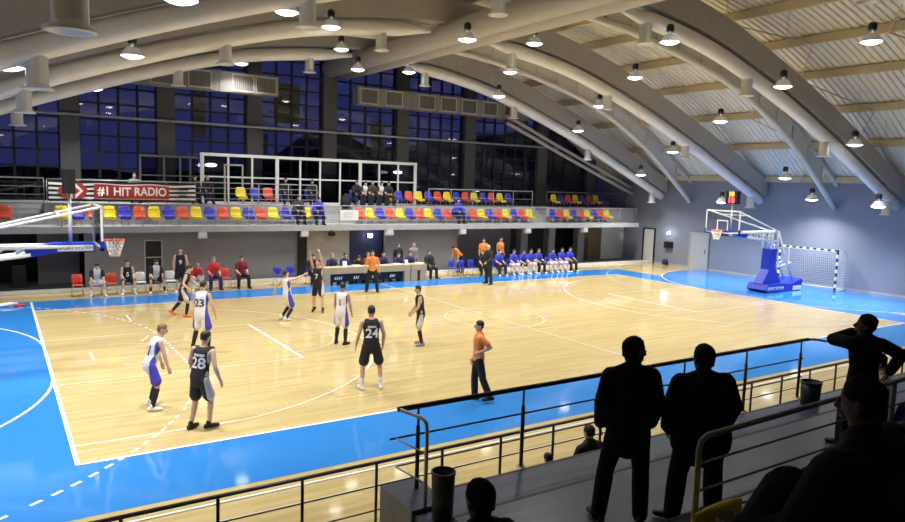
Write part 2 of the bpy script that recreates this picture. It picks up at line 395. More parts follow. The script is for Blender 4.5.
MB().bx(17.2, 17.85, 13.88, 13.96, .02, 1.5).build('door_panel', 'black', d)
d = struct(MB().bx(XW-.06, XW-.005, 6.95, 8.25, 0, 2.22).build('door_3', 'door_grey'), 'grey door in the end wall')
MB().bx(XW-.1, XW-.06, 6.88, 6.95, 0, 2.28).bx(XW-.1, XW-.06, 8.25, 8.32, 0, 2.28).bx(XW-.1, XW-.06, 6.95, 8.25, 2.22, 2.28).build('door_frame', 'grey_frame', d)
MB().rod((XW-.14, 7.1, 1.0), (XW-.14, 7.1, 1.25), .018).build('door_handle', 'black', d)
d = struct(MB().bx(XW-.05, XW-.005, 11.15, 12.0, 0, 2.2).build('door_4', 'wall_white'), 'white door in the end wall near the corner')
MB().bx(XW-.09, XW-.05, 11.05, 11.15, 0, 2.27).bx(XW-.09, XW-.05, 12.0, 12.1, 0, 2.27).bx(XW-.09, XW-.05, 11.15, 12.0, 2.2, 2.27).build('door_frame', 'black', d)

# gallery: slab, tiers, seats' risers
YS = 11.5
struct(MB().bx(-XW-1, XW-1.2, YS, 15.5, 2.34, 2.60).build('floor_gallery', 'concrete'), 'concrete gallery slab')
struct(MB().bx(-XW-1, -14.4, 12.95, 15.5, 2.6, 3.5).bx(-13.3, -1.15, 12.95, 15.5, 2.6, 3.5).bx(.35, 12.3, 12.95, 15.5, 2.6, 3.5).bx(13.3, XW-.05, 12.95, 15.5, 2.6, 3.5).build('floor_gallery_tier', 'riser'), 'upper gallery tier with pale riser')
sb = MB()
for x0, x1 in ((-14.4, -13.3), (-1.15, .35), (12.3, 13.3)):
    for k in range(4): sb.bx(x0, x1, 12.95+.3*k, 15.5, 2.6+.225*k, 2.6+.225*(k+1))
struct(sb.build('floor_gallery_steps', 'concrete'), 'stair flights between the gallery blocks')

# glazing
cols = [-18.0, -12.13, -8.15, -3.97, .05, 4.47, 9.1, 14.8, 19.2]
for i in range(len(cols)-1):
    x0, x1 = cols[i]+.38, cols[i+1]-.38
    fr = MB(); n = max(2, round((x1-x0)/.85)); top = lambda x: roof_z(x)-.15
    for k in range(n+1):
        x = x0+(x1-x0)*k/n; fr.bx(x-.055, x+.055, YG-.05, YG+.05, 3.5, top(x))
    z = 3.55
    while z < 11.8:
        if min(top(x0), top(x1)) > z: fr.bx(x0, x1, YG-.04, YG+.04, z-.045, z+.045)
        z += .72
    o = struct(fr.build('window_%d' % (i+1), 'mullion'), 'tall gridded window bay of the glazed gable')
    p = MB(); m_ = 8; p.poly([(x0, YG+.01, 3.5), (x1, YG+.01, 3.5)]+[(x1+(x0-x1)*k/m_, YG+.01, top(x1+(x0-x1)*k/m_)) for k in range(m_+1)])
    p.build('pane', 'pane', o)
for xa, xb, za, zb, wn in ((-6.95, -6.25, 6.6, 9.3, 2), (-2.9, -1.5, 7.6, 9.6, 3), (-3.4, -3.2, 6, 7, 3), (2.6, 3.5, 6.1, 8.1, 4), (-6.2, -5.2, 4.0, 5.9, 2)):
    MB().bx(xa, xb, YG+.03, YG+.05, za, zb).build('blind', 'column', bpy.data.objects['window_%d' % (wn+1)])
for i, x in enumerate(cols):
    o = MB().bx(x-.38, x+.38, YG-.35, YG+.3, 3.5, roof_z(x)-.05).build('column', 'column')
    tag(o, ['grey gable column beyond the left edge of the photo', 'grey gable column above the striped banner', 'grey gable column left of the glass cabin', 'grey gable column behind the middle of the glass cabin', 'grey gable column just left of the right duct run', 'grey gable column behind the right end of the glass cabin', 'grey gable column between the two right window bays with seats below', 'rightmost tall grey gable column by the stair gap', 'short grey gable column in the dark right corner'][i], 'column', 'gable columns between the windows')
t = thing('window_rail', 'pale horizontal tube running across the glazed gable', 'tube', (0, YG-.5, 7.27))
MB().rod((-18, 0, 0), (16.3, 0, 0), .055).build('tube', 'grey_frame', t)
mb = MB()
for x in cols[1:-1]: mb.rod((x, 0, 0), (x, .2, 0), .03)
mb.build('bracket', 'grey_frame', t)
struct(MB().bx(-XW-1, XW, YG-.02, YG+.12, 2.3, 3.5).build('wall_sill', 'column'), 'dark sill wall under the glazing')
hb = MB(); random.seed(3); hp = []
for k in range(61):
    x = -50+k*3.2; h = 5+max(0, (x-5)*.16)+random.uniform(-.4, .4)+(3.2*math.exp(-((x-20)/3.5)**2))
    hp.append((x, 60, min(h, 15)))
hb.prism([(-50, 60, -3)]+hp+[(hp[-1][0], 60, -3)], (0, 12, 0))
struct(hb.build('hills', 'hill'), 'dark wooded hillside outside the windows')
struct(MB().bx(-60, 160, YG+.4, 70, -.6, -.4).build('ground_outside', 'hill'), 'dark ground outside')

# ------------------------------------------------------------------ roof steel
PX = [1.0, 3.4, 5.9, 8.35, 11.1, 13.6, 16.1, 18.4, 20.8]
allp = [-x for x in PX[::-1]]+PX
for i, x in enumerate(allp):
    o = MB().bx(x-.09, x+.09, YN+.05, YG-.4, roof_z(x)-.30, roof_z(x)+.01).build('roof_purlin', 'purlin')
    side = 'right' if x > 0 else 'left'; n = sum(1 for q in PX if q <= abs(x)+1e-6)
    tag(o, 'tan roof purlin under the deck, %s one down the %s slope from the ridge' % (ORD[n-1], side), 'roof beam', 'roof purlins')
TR = [(8.4, 'between the two far duct runs'), (-.6, 'over the middle of the court'), (-9.6, 'over the near stands')]
for y, lab in TR:
    t = thing('roof_truss', 'curved steel roof truss with thin bottom chord '+lab, 'truss', (0, y, 0), 0, 'roof trusses')
    pts = [(x, 0, chord_z(x)) for x in [-21.05+42.1*k/48 for k in range(49)]]
    MB().tube(pts, .14, 10).build('bottom_chord', 'chord', t)
    pts2 = [(x, 0, roof_z(x)-.16) for x in [-21.1+42.2*k/48 for k in range(49)]]
    cbm = MB()
    for p, q in zip(pts2, pts2[1:]):
        d_ = (V(q)-V(p)); cbm.box((V(p)+V(q))/2, (d_.length+.02, .2, .22), V((1, 0, 0)).rotation_difference(d_).to_matrix())
    cbm.build('top_chord', 'steel', t)
    web = MB()
    for k in range(1, 30):
        x = -21+1.4*k; z0, z1 = chord_z(x), roof_z(x)-.2
        if z1-z0 > .25: MB().rod((x, 0, z0), (x, 0, z1), .05).build('web_post', 'chord', t)
    for k in range(-15, 15):
        x0, x1 = k*1.4, (k+1)*1.4
        if abs(x0) > 20.9 or abs(x1) > 20.9: continue
        n = 3
        a = [(x0+(x1-x0)*j/n, .02, chord_z(x0+(x1-x0)*j/n)) for j in range(n+1)]; c = [(x0+(x1-x0)*j/n, .02, roof_z(x0+(x1-x0)*j/n)-.2) for j in range(n+1)]
        web.prism(a+c[::-1], (0, .03, 0))
    web.build('web_plate', 'chord', t)
# sag rods between purlins
for y0, sg, l in ((-4.6, 1, 'in the middle roof panel'), (-7.3, -1, 'beside the third arch'), (-12, 1, 'over the near stands'), (5.0, 1, 'beside the second arch'), (1.2, -1, 'left of the middle truss')):
    for h in (-1, 1):
        pp = [(x*h, y0+(1.9*sg if k % 2 else 0), roof_z(x)-.30) for k, x in enumerate(PX)]
        tag(MB().tube(pp, .032, 6).build('brace_rod', 'purlin'), 'thin zigzag bracing rod on the %s roof slope %s' % ('right' if h > 0 else 'left', l), 'bracing', 'zigzag roof bracing')
# ducts
NZ = [3.0, 8.6, 14.2, 19.95]
DUCT = [(10.5, 'far'), (3.5, 'middle'), (-3.65, 'near'), (-10.7, 'nearest')]
for y, lab in DUCT:
    for sg, sl in ((1, 'right'), (-1, 'left')):
        xa, xb = (1.75, 20.85) if sg > 0 else (.95, 20.85)
        t = thing('air_duct', {'far': 'round grey air duct curving down the %s roof slope nearest the windows', 'middle': 'round grey air duct curving down the %s roof slope, second from the windows', 'near': 'round grey air duct curving down the %s roof slope, third from the windows', 'nearest': 'round grey air duct curving down the %s roof slope above the near stands'}[lab] % sl, 'air duct', (0, y, 0), 0, 'air ducts following the arch')
        n = 40; pts = []; rs = []
        for k in range(n+1):
            x = xa+(xb-xa)*k/n; r = min(.27 if x < 11 else .27-.004*(x-11), .07+.13*(x-xa)+.02)
            pts.append((sg*x, 0, duct_z(x)-.06)); rs.append(r)
        MB().loft(pts, rs, side=(0, 1, 0), seg=20, caps='flat').build('duct', 'duct', t)
        for xn in NZ:
            z = duct_z(xn)-.26; nb = MB()
            nb.lathe([(.20, .05), (.20, -.48), (.215, -.54), (.29, -.58), (.29, -.61), (.22, -.61), (.17, -.5), (.0, -.46)], (sg*xn, 0, z), 18)
            nb.build('nozzle', 'nozzle', t)
        for xn in (4.5, 10, 16): MB().rod((sg*xn, .0, duct_z(xn)+.3), (sg*xn, .0, duct_z(xn)+.62), .03, 6).build('hanger', 'duct', t)
    rbm = MB(); top_ = [(x, -.2, duct_z(x)+1.12) for x in xs if abs(x) <= 21.2]; lo_ = [(x, -.2, duct_z(x)+.55) for x in xs if abs(x) <= 21.2]
    xr = [-21.0+42.0*k/44 for k in range(45)]; R_ = []
    for x in xr:
        z = duct_z(x); zt = min(z+1.15, roof_z(x)-.02)
        R_.append([rbm.bm.verts.new(p) for p in ((x, -.30, z+.27), (x, .30, z+.27), (x, .30, zt), (x, -.30, zt))])
    for p, q in zip(R_, R_[1:]):
        for k in range(4): rbm.bm.faces.new((p[k], p[(k+1) % 4], q[(k+1) % 4], q[k]))
    rbm.bm.faces.new(R_[0]); rbm.bm.faces.new(R_[-1][::-1])
    o = rbm.build('roof_arch', 'steel_dark'); o.location = (0, y, 0)
    tag(o, 'deep grey box arch of the roof above the %s air ducts' % {'far': 'farthest', 'middle': 'second farthest', 'near': 'third farthest', 'nearest': 'nearest'}[lab], 'arch', 'roof arches')
for x, lab in ((-.10, 'left one of the pair'), (.86, 'right one of the pair')):
    t = thing('main_duct', 'big round main air duct running along the ridge, '+lab, 'air duct', (x, 0, 10.52), 0, 'main ducts under the ridge')
    MB().loft([(0, y, 0) for y in (YN+.3, -10, 4, 15.0)], [.44]*4, side=(1, 0, 0), seg=24, caps='flat').build('duct', 'steel', t)
# rectangular grille ducts in front of the glazing
def grille_duct(x0, x1, gx, lab):
    t = thing('grille_duct', lab, 'air duct', (0, 13.9, 9.15)); MB().bx(x0, x1, -.3, .3, -.46, .46).build('duct', 'duct_tan', t)
    fl = MB()
    for k in range(1, int((x1-x0)/1.6)+1): fl.bx(x0+1.6*k-.03, x0+1.6*k+.03, -.33, .33, -.49, .49)
    fl.build('flange', 'duct_tan', t)
    for x in gx:
        g = MB().bx(x-.52, x+.52, -.34, -.3, -.40, -.34).bx(x-.52, x+.52, -.34, -.3, .34, .40).bx(x-.52, x-.46, -.34, -.3, -.34, .34).bx(x+.46, x+.52, -.34, -.3, -.34, .34).build('grille_frame', 'steel', t)
        s = MB()
        for k in range(11): s.bx(x-.44+.088*k, x-.42+.088*k, -.33, -.3, -.34, .34)
        s.build('slat', 'column', g)
grille_duct(-12.5, -3.35, [-8.6, -7.0, -5.05, -3.95], 'boxy grille duct hanging in front of the left windows')
grille_duct(.85, 12.3, [1.5, 2.95, 5.0, 6.4, 7.8, 9.25, 10.8], 'boxy grille duct hanging in front of the right windows')
# slim double pipe near the gable on the right
t = thing('edge_pipe', 'slim twin pipe following the roof edge beside the gable', 'pipe', (0, 13.3, 0))
for dz in (0, -.42): MB().tube([(x, dz*.3, interp(x, [5, 10.6, 14.5, 18, 21.1], [10.25, 8.72, 7.22, 5.97, 4.85])+dz) for x in (10.2, 12, 14, 16, 18, 20, 21.1)], .11, 10).build('pipe', 'steel', t)

# ------------------------------------------------------------------ pendant lamps
ld = bpy.data.lights.new('lamp_light', 'AREA'); ld.shape = 'DISK'; ld.size = .5; ld.spread = math.radians(125); ld.energy = LAMP_W; ld.color = (1, .985, .955)
ld2 = ld.copy(); ld2.energy = LAMP_W*.10
LAMPS = [(-5.4, 12.7, 10.0), (-5.3, 2.7, 10.0), (-1.26, 0.46, 9.8), (2.7, 1.7, 10.37), (1.88, 10.12, 10.14), (-1.19, 9.3, 9.82), (-2.4, 8.4, 10.42), (5.0, 6.2, 10.04), (6.48, 9.0, 9.34), (12.15, 9.2, 8.0), (9.77, 5.2, 8.85), (7.45, 0.85, 9.5), (3.61, -4.15, 9.7), (17.7, 9.5, 5.76), (15.0, 4.95, 6.9), (12.1, 0, 8.0), (8.45, -5.2, 8.66), (7.3, -8.7, 9.54), (14.76, -4.6, 7.0), (17.9, 0.3, 5.67), (19.67, -0.15, 4.65), (17.22, -4.58, 4.47), (18.01, 3.92, 4.34), (-11.6, 1.95, 8.18), (-11.5, 11.9, 8.2), (-14.65, -2.1, 7.05), (-8.35, -1.5, 9.26), (-15.5, 5.5, 6.9), (-17.9, 0.5, 5.8), (-12.1, -6.5, 8.0), (-7.4, -8.6, 9.4), (-2.4, -5.5, 10.3), (-16.0, -8.0, 6.6), (3.33, -7.2, 11.67)]
LBL = ['beside the right end of the left grille duct', 'with black top below the ridge duct, left of it', 'hanging directly in front of the ridge ducts', 'just right of the ridge duct on the right slope',
 'at the upper end of the right duct nearest the windows', 'at the far end of the ridge near the glazing', 'tucked under the left duct end below the ridge', 'beside the truss chord near the ridge', 'high on the duct nearest the windows',
 'halfway down the duct nearest the windows', 'beside the second duct from the windows', 'in the clear panel between truss and duct at mid roof', 'in front of the upper third duct', 'low over the right corner by the gallery end', 'beside the lower part of the truss near the windows',
 'alone in the middle of the right roof panel', 'large on the third duct right of centre', 'largest at the upper right of the photograph', 'on the right between purlins, low', 'low between shot clock and right truss', 'against the end wall right of the right truss foot', 'at the far right edge against the end wall', 'half hidden behind the shot clock',
 'on the left roof slope between two ducts', 'under the left ducts in front of the windows', 'very large at the left edge', 'at the top edge over the left ducts']
def make_lamp():
    t = thing('pendant_lamp', '', 'lamp', (0, 0, 0), 0, 'pendant high bay lamps')
    MB().lathe([(.10, .13), (.15, .13), (.21, .06), (.275, -.06), (.32, -.11), (.31, -.11), (.265, -.06), (.20, .05), (.14, .11)], seg=24).build('shade', 'lamp_white', t)
    MB().lathe([(0, .46), (.09, .46), (.125, .40), (.125, .27), (.09, .21), (.05, .19), (.05, .12), (0, .12)], seg=16).build('ballast', 'black', t)
    MB().lathe([(0, -.19), (.12, -.18), (.22, -.15), (.30, -.105)], seg=24).build('diffuser', 'lamp_glow', t)
    return t
proto = make_lamp()
for i, (x, y, z) in enumerate(LAMPS):
    lab = 'lit white bell pendant lamp '+(LBL[i] if i < len(LBL) else ['over the left end outside the photo', 'far left over the goal area outside the photo', 'over the near left corner outside the photo', 'over the near sideline outside the photo', 'over the near half outside the photo', 'over the near left run off outside the photo', 'over the stand rail outside the photo'][i-len(LBL)])
    t = proto if i == 0 else dup(proto, (x, y, z)); t.location = (x, y, z); t['label'] = lab
    MB().rod((0, 0, .44), (0, 0, roof_z(x)-z+.01), .007, 6).build('stem', 'purlin', t)
    if i == 22: continue
    lo = bpy.data.objects.new('lamp_light', ld); C.objects.link(lo); lo.parent = t; lo.location = (0, 0, -.21)
    if abs(x) > 18.5: lo.data = ld2

# ------------------------------------------------------------------ basketball stands
def basket(sg, lab):
    # local: +x points from the end wall to the court centre; origin under the backboard face
    t = thing('basketball_stand', lab, 'basketball hoop', (12.8*sg, 0, 0), PI if sg > 0 else 0)
    MB().prism([(-5.9, -.52, .03), (-3.1, -.52, .03), (-2.95, -.52, .16), (-3.1, -.52, .42), (-4.5, -.52, .42), (-5.0, -.52, .34), (-5.9, -.52, .60), (-6.05, -.52, .5)], (0, 1.04, 0)).build('base', 'basket_blue', t)
    bs = t.children[0] if t.children else None
    for yy, rz in ((-.532, 0), (.532, PI)): lettering('lettering', 'SPORT SYSTEM', .2, 'text_white', (-3.75, yy, .2), (PI/2, 0, rz), bs)
    MB().bx(-5.92, -5.2, -.54, .54, .05, .26).build('ballast_box', 'white_paint', t)
    col = MB(); col.prism([(-3.05, -.24, .42), (-4.6, -.24, .42), (-4.2, -.24, .95), (-4.05, -.24, 1.2), (-4.1, -.24, 2.1), (-3.62, -.24, 2.1), (-3.55, -.24, 1.1)], (0, .48, 0)); col.build('column_pad', 'basket_blue', t)
    f = MB()
    for y in (-.24, .24):
        f.rod((-3.6, y, 2.1), (-3.62, y, 2.95), .05).rod((-4.1, y, 2.1), (-4.05, y, 2.95), .05)
        f.rod((-4.1, y, 2.92), (-.35, y, 2.92), .055).rod((-4.0, y, 2.45), (-1.5, y, 2.74), .055)
        f.rod((-4.05, y, 2.95), (-5.6, y, .5), .035).rod((-4.6, y, 2.25), (-4.1, y, 2.1), .03).rod((-5.3, y, 1.4), (-4.2, y, 1.2), .03)
        for k in range(5): xk = -3.6+.45*k; f.rod((xk, y, 2.60+.04*k), (xk+.25, y, 2.95), .025)
    f.rod((-4.05, -.24, 2.95), (-4.05, .24, 2.95), .04).rod((-3.6, -.24, 2.5), (-3.6, .24, 2.5), .04)
    f.build('arm_frame', 'white_paint', t)
    ties = MB()
    for y in (-.82, .82): ties.rod((-4.05, .24 if y > 0 else -.24, 2.95), (-.06, y, 3.92), .035)
    ties.rod((-.9, -.7, 3.74), (-.9, .7, 3.74), .03)
    ties.build('tie_rod', 'white_paint', t)
    ap = MB().bx(-.97, -.1, -.27, .27, 2.78, 3.0).build('arm_pad', 'basket_blue', t)
    for yy, rz in ((-.28, 0), (.28, PI)):
        p = MB().bx(-.93, -.14, yy-.006, yy+.006, 2.81, 2.96).build('name_strip', 'white_paint', ap)
        lettering('lettering', 'SPORT SYSTEM', .115, 'text_blue', (-.535, yy*1.03, 2.885), (PI/2, 0, rz), p, depth=.003)
    MB().prism([(-1.6, -.27, 2.66), (-.97, -.27, 2.77), (-.97, -.27, 3.0), (-1.6, -.27, 2.90)], (0, .54, 0)).build('arm_cover', 'basket_blue', t)
    MB().bx(-.014, .0, -.87, .87, 2.93, 3.92).build('backboard_glass', 'clear', t)
    fr = MB().bx(-.03, .02, -.9, .9, 3.90, 3.96).bx(-.03, .02, -.9, -.845, 2.91, 3.92).bx(-.03, .02, .845, .9, 2.91, 3.92).bx(-.03, .02, -.9, .9, 2.90, 2.95)
    fr.build('backboard_frame', 'white_paint', t)
    sq = MB().bx(.0, .006, -.295, .295, 3.46, 3.51).bx(.0, .006, -.295, -.245, 3.05, 3.46).bx(.0, .006, .245, .295, 3.05, 3.46).build('target_square', 'line_white', t)
    MB().bx(-.05, .04, -.92, -.6, 2.86, 2.925).bx(-.05, .04, .6, .92, 2.86, 2.925).bx(-.05, .04, -.92, -.86, 2.86, 3.1).bx(-.05, .04, .86, .92, 2.86, 3.1).build('board_padding', 'basket_blue', t)
    rim = MB(); n = 24; rim.tube([(.385+.235*math.cos(2*PI*k/n), .235*math.sin(2*PI*k/n), 3.05) for k in range(n+1)], .017); rim.bx(0, .17, -.1, .1, 2.99, 3.06)
    rim.build('rim', 'rim_orange', t)
    nb = MB(); m = 12
    def np_(k, j): r = .23-.03*j if j < 4 else .115; return (.385+r*math.cos(2*PI*(k+.5*(j % 2))/m), r*math.sin(2*PI*(k+.5*(j % 2))/m), 3.04-.105*j)
    for k in range(m):
        for j in range(4): nb.rod(np_(k, j), np_(k, j+1), .011, 5); nb.rod(np_(k, j), np_(k-1 if j % 2 == 0 else k+1, j+1), .011, 5)
    nb.build('net', 'net_white', t)
    MB().rod((-.62, 0, 2.95), (-.62, 0, 4.3), .04).build('clock_pole', 'white_paint', t)
    sc = MB().bx(-.75, -.5, -.30, .30, 4.24, 4.84).build('shot_clock', 'black', t)
    lettering('game_time', '1.0' if False else '10', .31, 'digit_yellow', (-.494, 0, 4.69), (PI/2, 0, PI/2), sc, bold=.012)
    lettering('shot_digits', '18', .36, 'digit_red', (-.494, 0, 4.41), (PI/2, 0, PI/2), sc, bold=.014)
    return t
basket(1, 'blue and white basketball stand with red shot clock before the end wall')
basket(-1, 'basketball stand reaching in from the left edge with hoop over the court')

# handball goal
def goal(sg, lab):
    t = thing('handball_goal', lab, 'goal', (20*sg, 0, 0), 0 if sg > 0 else PI)
    # local: front at x=0, depth towards +x
    def striped(p, q, n, name):
        b = MB(); p, q = V(p), V(q); d = (q-p)/n
        for k in range(n):
            a = p+d*k; c = a+d; m = (a+c)/2; sz = [abs(d[i]) if abs(d[i]) > 1e-4 else .08 for i in range(3)]; b.box(m, sz, mi=k % 2)
        b.build(name, ['goal_black', 'white_paint'], t)
    striped((0, -1.54, 0), (0, -1.54, 2.04), 11, 'post'); striped((0, 1.54, 0), (0, 1.54, 2.04), 11, 'post'); striped((0, -1.58, 2.04), (0, 1.58, 2.04), 17, 'crossbar')
    b = MB()
    for y in (-1.54, 1.54): b.tube([(0, y, 2.06), (.55, y, 2.04), (.78, y, 1.93), (.86, y, 1.7), (1.0, y, .1)], .025); b.rod((0, y, .03), (1.0, y, .03), .025)
    b.rod((1.0, -1.54, .03), (1.0, 1.54, .03), .025).rod((.7, -1.54, 1.98), (.7, 1.54, 1.98), .02)
    b.build('rear_frame', 'white_paint', t)
    g = bmesh.new(); prof = [(.02, 2.02), (.4, 1.98), (.72, 1.9), (.82, 1.6), (.88, 1.2), (.92, .8), (.96, .4), (1.0, .05)]; fine = []
    for (x0, z0), (x1, z1) in zip(prof, prof[1:]):
        for k in range(3): fine.append((x0+(x1-x0)*k/3, z0+(z1-z0)*k/3))
    fine.append(prof[-1]); R_ = [[g.verts.new((x, -1.5+3.0*k/28, z)) for k in range(29)] for x, z in fine]
    for a, c in zip(R_, R_[1:]):
        for k in range(28): g.faces.new((a[k], a[k+1], c[k+1], c[k]))
    for y in (-1.5, 1.5):
        S = [[g.verts.new((x*k/8, y, z)) for k in range(9)] for x, z in fine[4:]]
        for a, c in zip(S, S[1:]):
            for k in range(8): g.faces.new((a[k], a[k+1], c[k+1], c[k]))
    me = bpy.data.meshes.new('net'); g.to_mesh(me); g.free(); me.materials.append(M['net_white'])
    o = bpy.data.objects.new('net', me); C.objects.link(o); o.parent = t; md = o.modifiers.new('strands', 'WIREFRAME'); md.thickness = .008
goal(1, 'black and white striped handball goal with net against the end wall')

# wall lights and small boxes
def wall_light(x, y, z, lab, face):
    t = thing('wall_light', lab, 'light', (x, y, z), face); MB().bx(-.14, .14, -.02, .05, -.12, .12).build('back_plate', 'white_paint', t)
    MB().ball((0, -.07, 0), (.12, .07, .1), 12).build('lens', 'cool_glow', t)
    l = bpy.data.lights.new('wall_light', 'POINT'); l.energy = 14; l.color = (.8, .88, 1); l.shadow_soft_size = .1
    o = bpy.data.objects.new('wall_light_source', l); C.objects.link(o); o.parent = t; o.location = (0, -.3, 0)
wall_light(1.0, YA+.28, 2.0, 'bright white light on the wall above the scorer table', 0)
wall_light(XW-.06, 9.92, 2.05, 'bright white light on the end wall between two doors', -PI/2)
tag(MB().bx(XW-.25, XW-.01, 9.6, 10.15, 1.1, 1.5).bx(XW-.27, XW-.25, 9.7, 10.05, 1.17, 1.43).build('wall_box', 'black'), 'black box on the end wall under the bright wall light', 'box')
tag(MB().ball((XW-.3, 9.93, .2), (.2, .2, .2), 14).build('ball', 'cloth_navy'), 'dark ball lying at the foot of the end wall under the black box', 'ball')
for i, (x, l) in enumerate(((-7.47, 'leftmost, above the left bench'), (-2.81, 'above the two blue chairs'), (1.71, 'above the scorer table'), (6.18, 'above the empty blue chairs right of the table'), (10.71, 'above the blue team bench'), (15.2, 'rightmost, near the brown door'))):
    t = thing('floodlight', 'white boxed floodlight under the gallery edge, '+l, 'light', (x, YS-.06, 2.22), 0, 'white floodlights under the gallery edge')
    MB().prism([(-.2, -.08, -.16), (.2, -.08, -.16), (.17, -.08, .14), (-.17, -.08, .14)], (0, .22, 0)).build('housing', 'concrete', t)
    MB().bx(-.03, .03, 0, .1, .13, .2).build('bracket', 'grey_frame', t)
    MB().bx(-.17, .17, -.09, -.08, -.12, .1).build('lens', 'wall_white', t)
for x, l in ((-2.72, 'dark column left of the scorer table'), ):
    struct(MB().bx(x-.24, x+.2, YA-.1, YA+.4, 0, 2.34).build('wall_pier', 'black'), l)
for i, (x, l) in enumerate(((11.9, 'grey round pillar behind the blue bench, left one'), (14.1, 'grey pillar behind the blue bench, middle one'), (16.6, 'grey pillar behind the blue bench beside the brown door'), (6.25, 'dark pillar at the right end of the grey wall'))):
    tag(MB().bx(x-.27, x+.27, 13.2, 13.7, 0, 2.34).build('pillar', 'column' if i == 3 else 'wall_grey'), l, 'pillar', 'pillars under the gallery')
MB_ = MB().bx(-.14, .14, -.1, .1, -.09, .09).bx(-.03, .03, 0, .03, .09, .2).build('loudspeaker', 'black'); MB_.location = (-1.28, 11.8, 2.14)
tag(MB_, 'tiny black loudspeaker under the slab left of the wall light', 'loudspeaker')

# ------------------------------------------------------------------ gallery railings, cabin, banner
def railing(name, lab, x0, x1, y, z0, h, n, rails, m, pr=.022, rr=.018, mtop=None, rtop=.03, group=None, posts=True):
    t = thing(name, lab, 'railing', (0, y, z0), 0, group)
    for k in range(n+1):
        x = x0+(x1-x0)*k/n; MB().rod((x, 0, 0), (x, 0, h), pr).build('post', m, t)
    MB().rod((x0, 0, h), (x1, 0, h), rtop, 10).build('handrail', mtop or m, t)
    for q in rails: MB().rod((x0, -.03, h*q), (x1, -.03, h*q), rr).build('rail', m, t)
    return t
railing('gallery_railing', 'grey railing along the front edge of the spectator gallery', -XW-.5, XW-1.4, YS+.1, 2.6, .93, 28, (.25, .5, .75), 'rail_grey', group=None, pr=.016, rr=.011, rtop=.024)
railing('gallery_railing', 'pale four-bar railing on the upper tier in front of the glass cabin', -7.4, -1.6, 12.98, 3.5, .98, 4, (.25, .5, .75), 'grey_frame', pr=.018, rr=.013, rtop=.022)
railing('gallery_railing', 'thin dark railing along the upper tier right of the cabin', 4.9, 12.2, 12.98, 3.5, .95, 5, (.5,), 'rail_grey', pr=.018, rr=.014)
railing('gallery_railing', 'thin dark railing along the upper tier in the right corner block', 13.35, 20.2, 12.98, 3.5, .95, 4, (.5,), 'column', pr=.018, rr=.014)
railing('gallery_railing', 'thin grey railing on the upper tier at the far left', -XW, -13.3, 12.98, 3.5, .98, 5, (.33, .66), 'rail_near', pr=.018, rr=.014)
railing('gallery_railing', 'thin grey railing on the upper tier carrying the striped banner', -13.2, -7.45, 12.98, 3.5, .95, 5, (.5,), 'rail_grey', pr=.018, rr=.014)
# glass cabin
t = thing('glass_cabin', 'white framed glass cabin on the upper gallery tier', 'cabin', (0, 14.3, 3.5))
X = [-6.78, -5.57, -4.42, -3.17, -1.97, -.9, .21, 1.37, 2.5, 3.66, 4.75]
H = 2.22
for i, x in enumerate(X):
    r = .085 if i in (0, 3, 7, 10) else .045
    MB().bx(x-r, x+r, -.05, .05, 0, H).build('post', 'white_paint', t)
MB().bx(X[0]-.085, X[-1]+.085, -.07, .07, H, H+.14).build('top_beam', 'white_paint', t)
MB().bx(X[0], X[-1], -.04, .04, 1.22, 1.29).build('transom', 'white_paint', t)
MB().bx(X[0], X[-1], -.04, .04, 0, .08).build('bottom_rail', 'white_paint', t)
MB().bx(X[-1]-.05, X[-1]+.05, .05, 1.0, H, H+.12).bx(X[-1]-.05, X[-1]+.05, .05, 1.0, 1.22, 1.29).build('side_beam', 'white_paint', t)
for i in range(len(X)-1): MB().bx(X[i]+.03, X[i+1]-.03, -.006, .006, .08, H).build('glass_pane', 'smoke', t)
MB().bx(X[0]+1.0, X[0]+1.07, -.07, -.03, 0, 1.85).bx(X[0]+1.85, X[0]+1.92, -.07, -.03, 0, 1.85).bx(X[0]+1.0, X[0]+1.92, -.07, -.03, 1.8, 1.87).build('door_frame', 'grey_frame', t)
t = thing('glass_partition', 'darker framed glass partition left of the white cabin', 'partition', (0, 14.35, 3.5))
for x in (-9.46, -8.45, -7.75, -7.3): MB().bx(x-.04, x+.04, -.04, .04, 0, 2.1).build('post', 'rail_near', t)
MB().bx(-9.5, -6.95, -.04, .04, 2.06, 2.16).bx(-9.5, -6.95, -.03, .03, 1.2, 1.26).build('beam', 'rail_near', t)
MB().bx(-9.45, -6.95, -.005, .005, 0, 2.1).build('glass_pane', 'smoke', t)
# ceiling lamps glowing inside the cabin
for x, l in ((-6.25, 'left'), (3.9, 'right')):
    t = thing('cabin_lamp', 'small oval white lamp in the %s end of the glass cabin' % l, 'lamp', (x, 14.75, 5.3)); MB().ball((0, 0, 0), (.28, .1, .09), 14).build('lamp_glass', 'lamp_glow', t); MB().rod((0, 0, .06), (0, 0, .45), .02).build('stem', 'black', t)
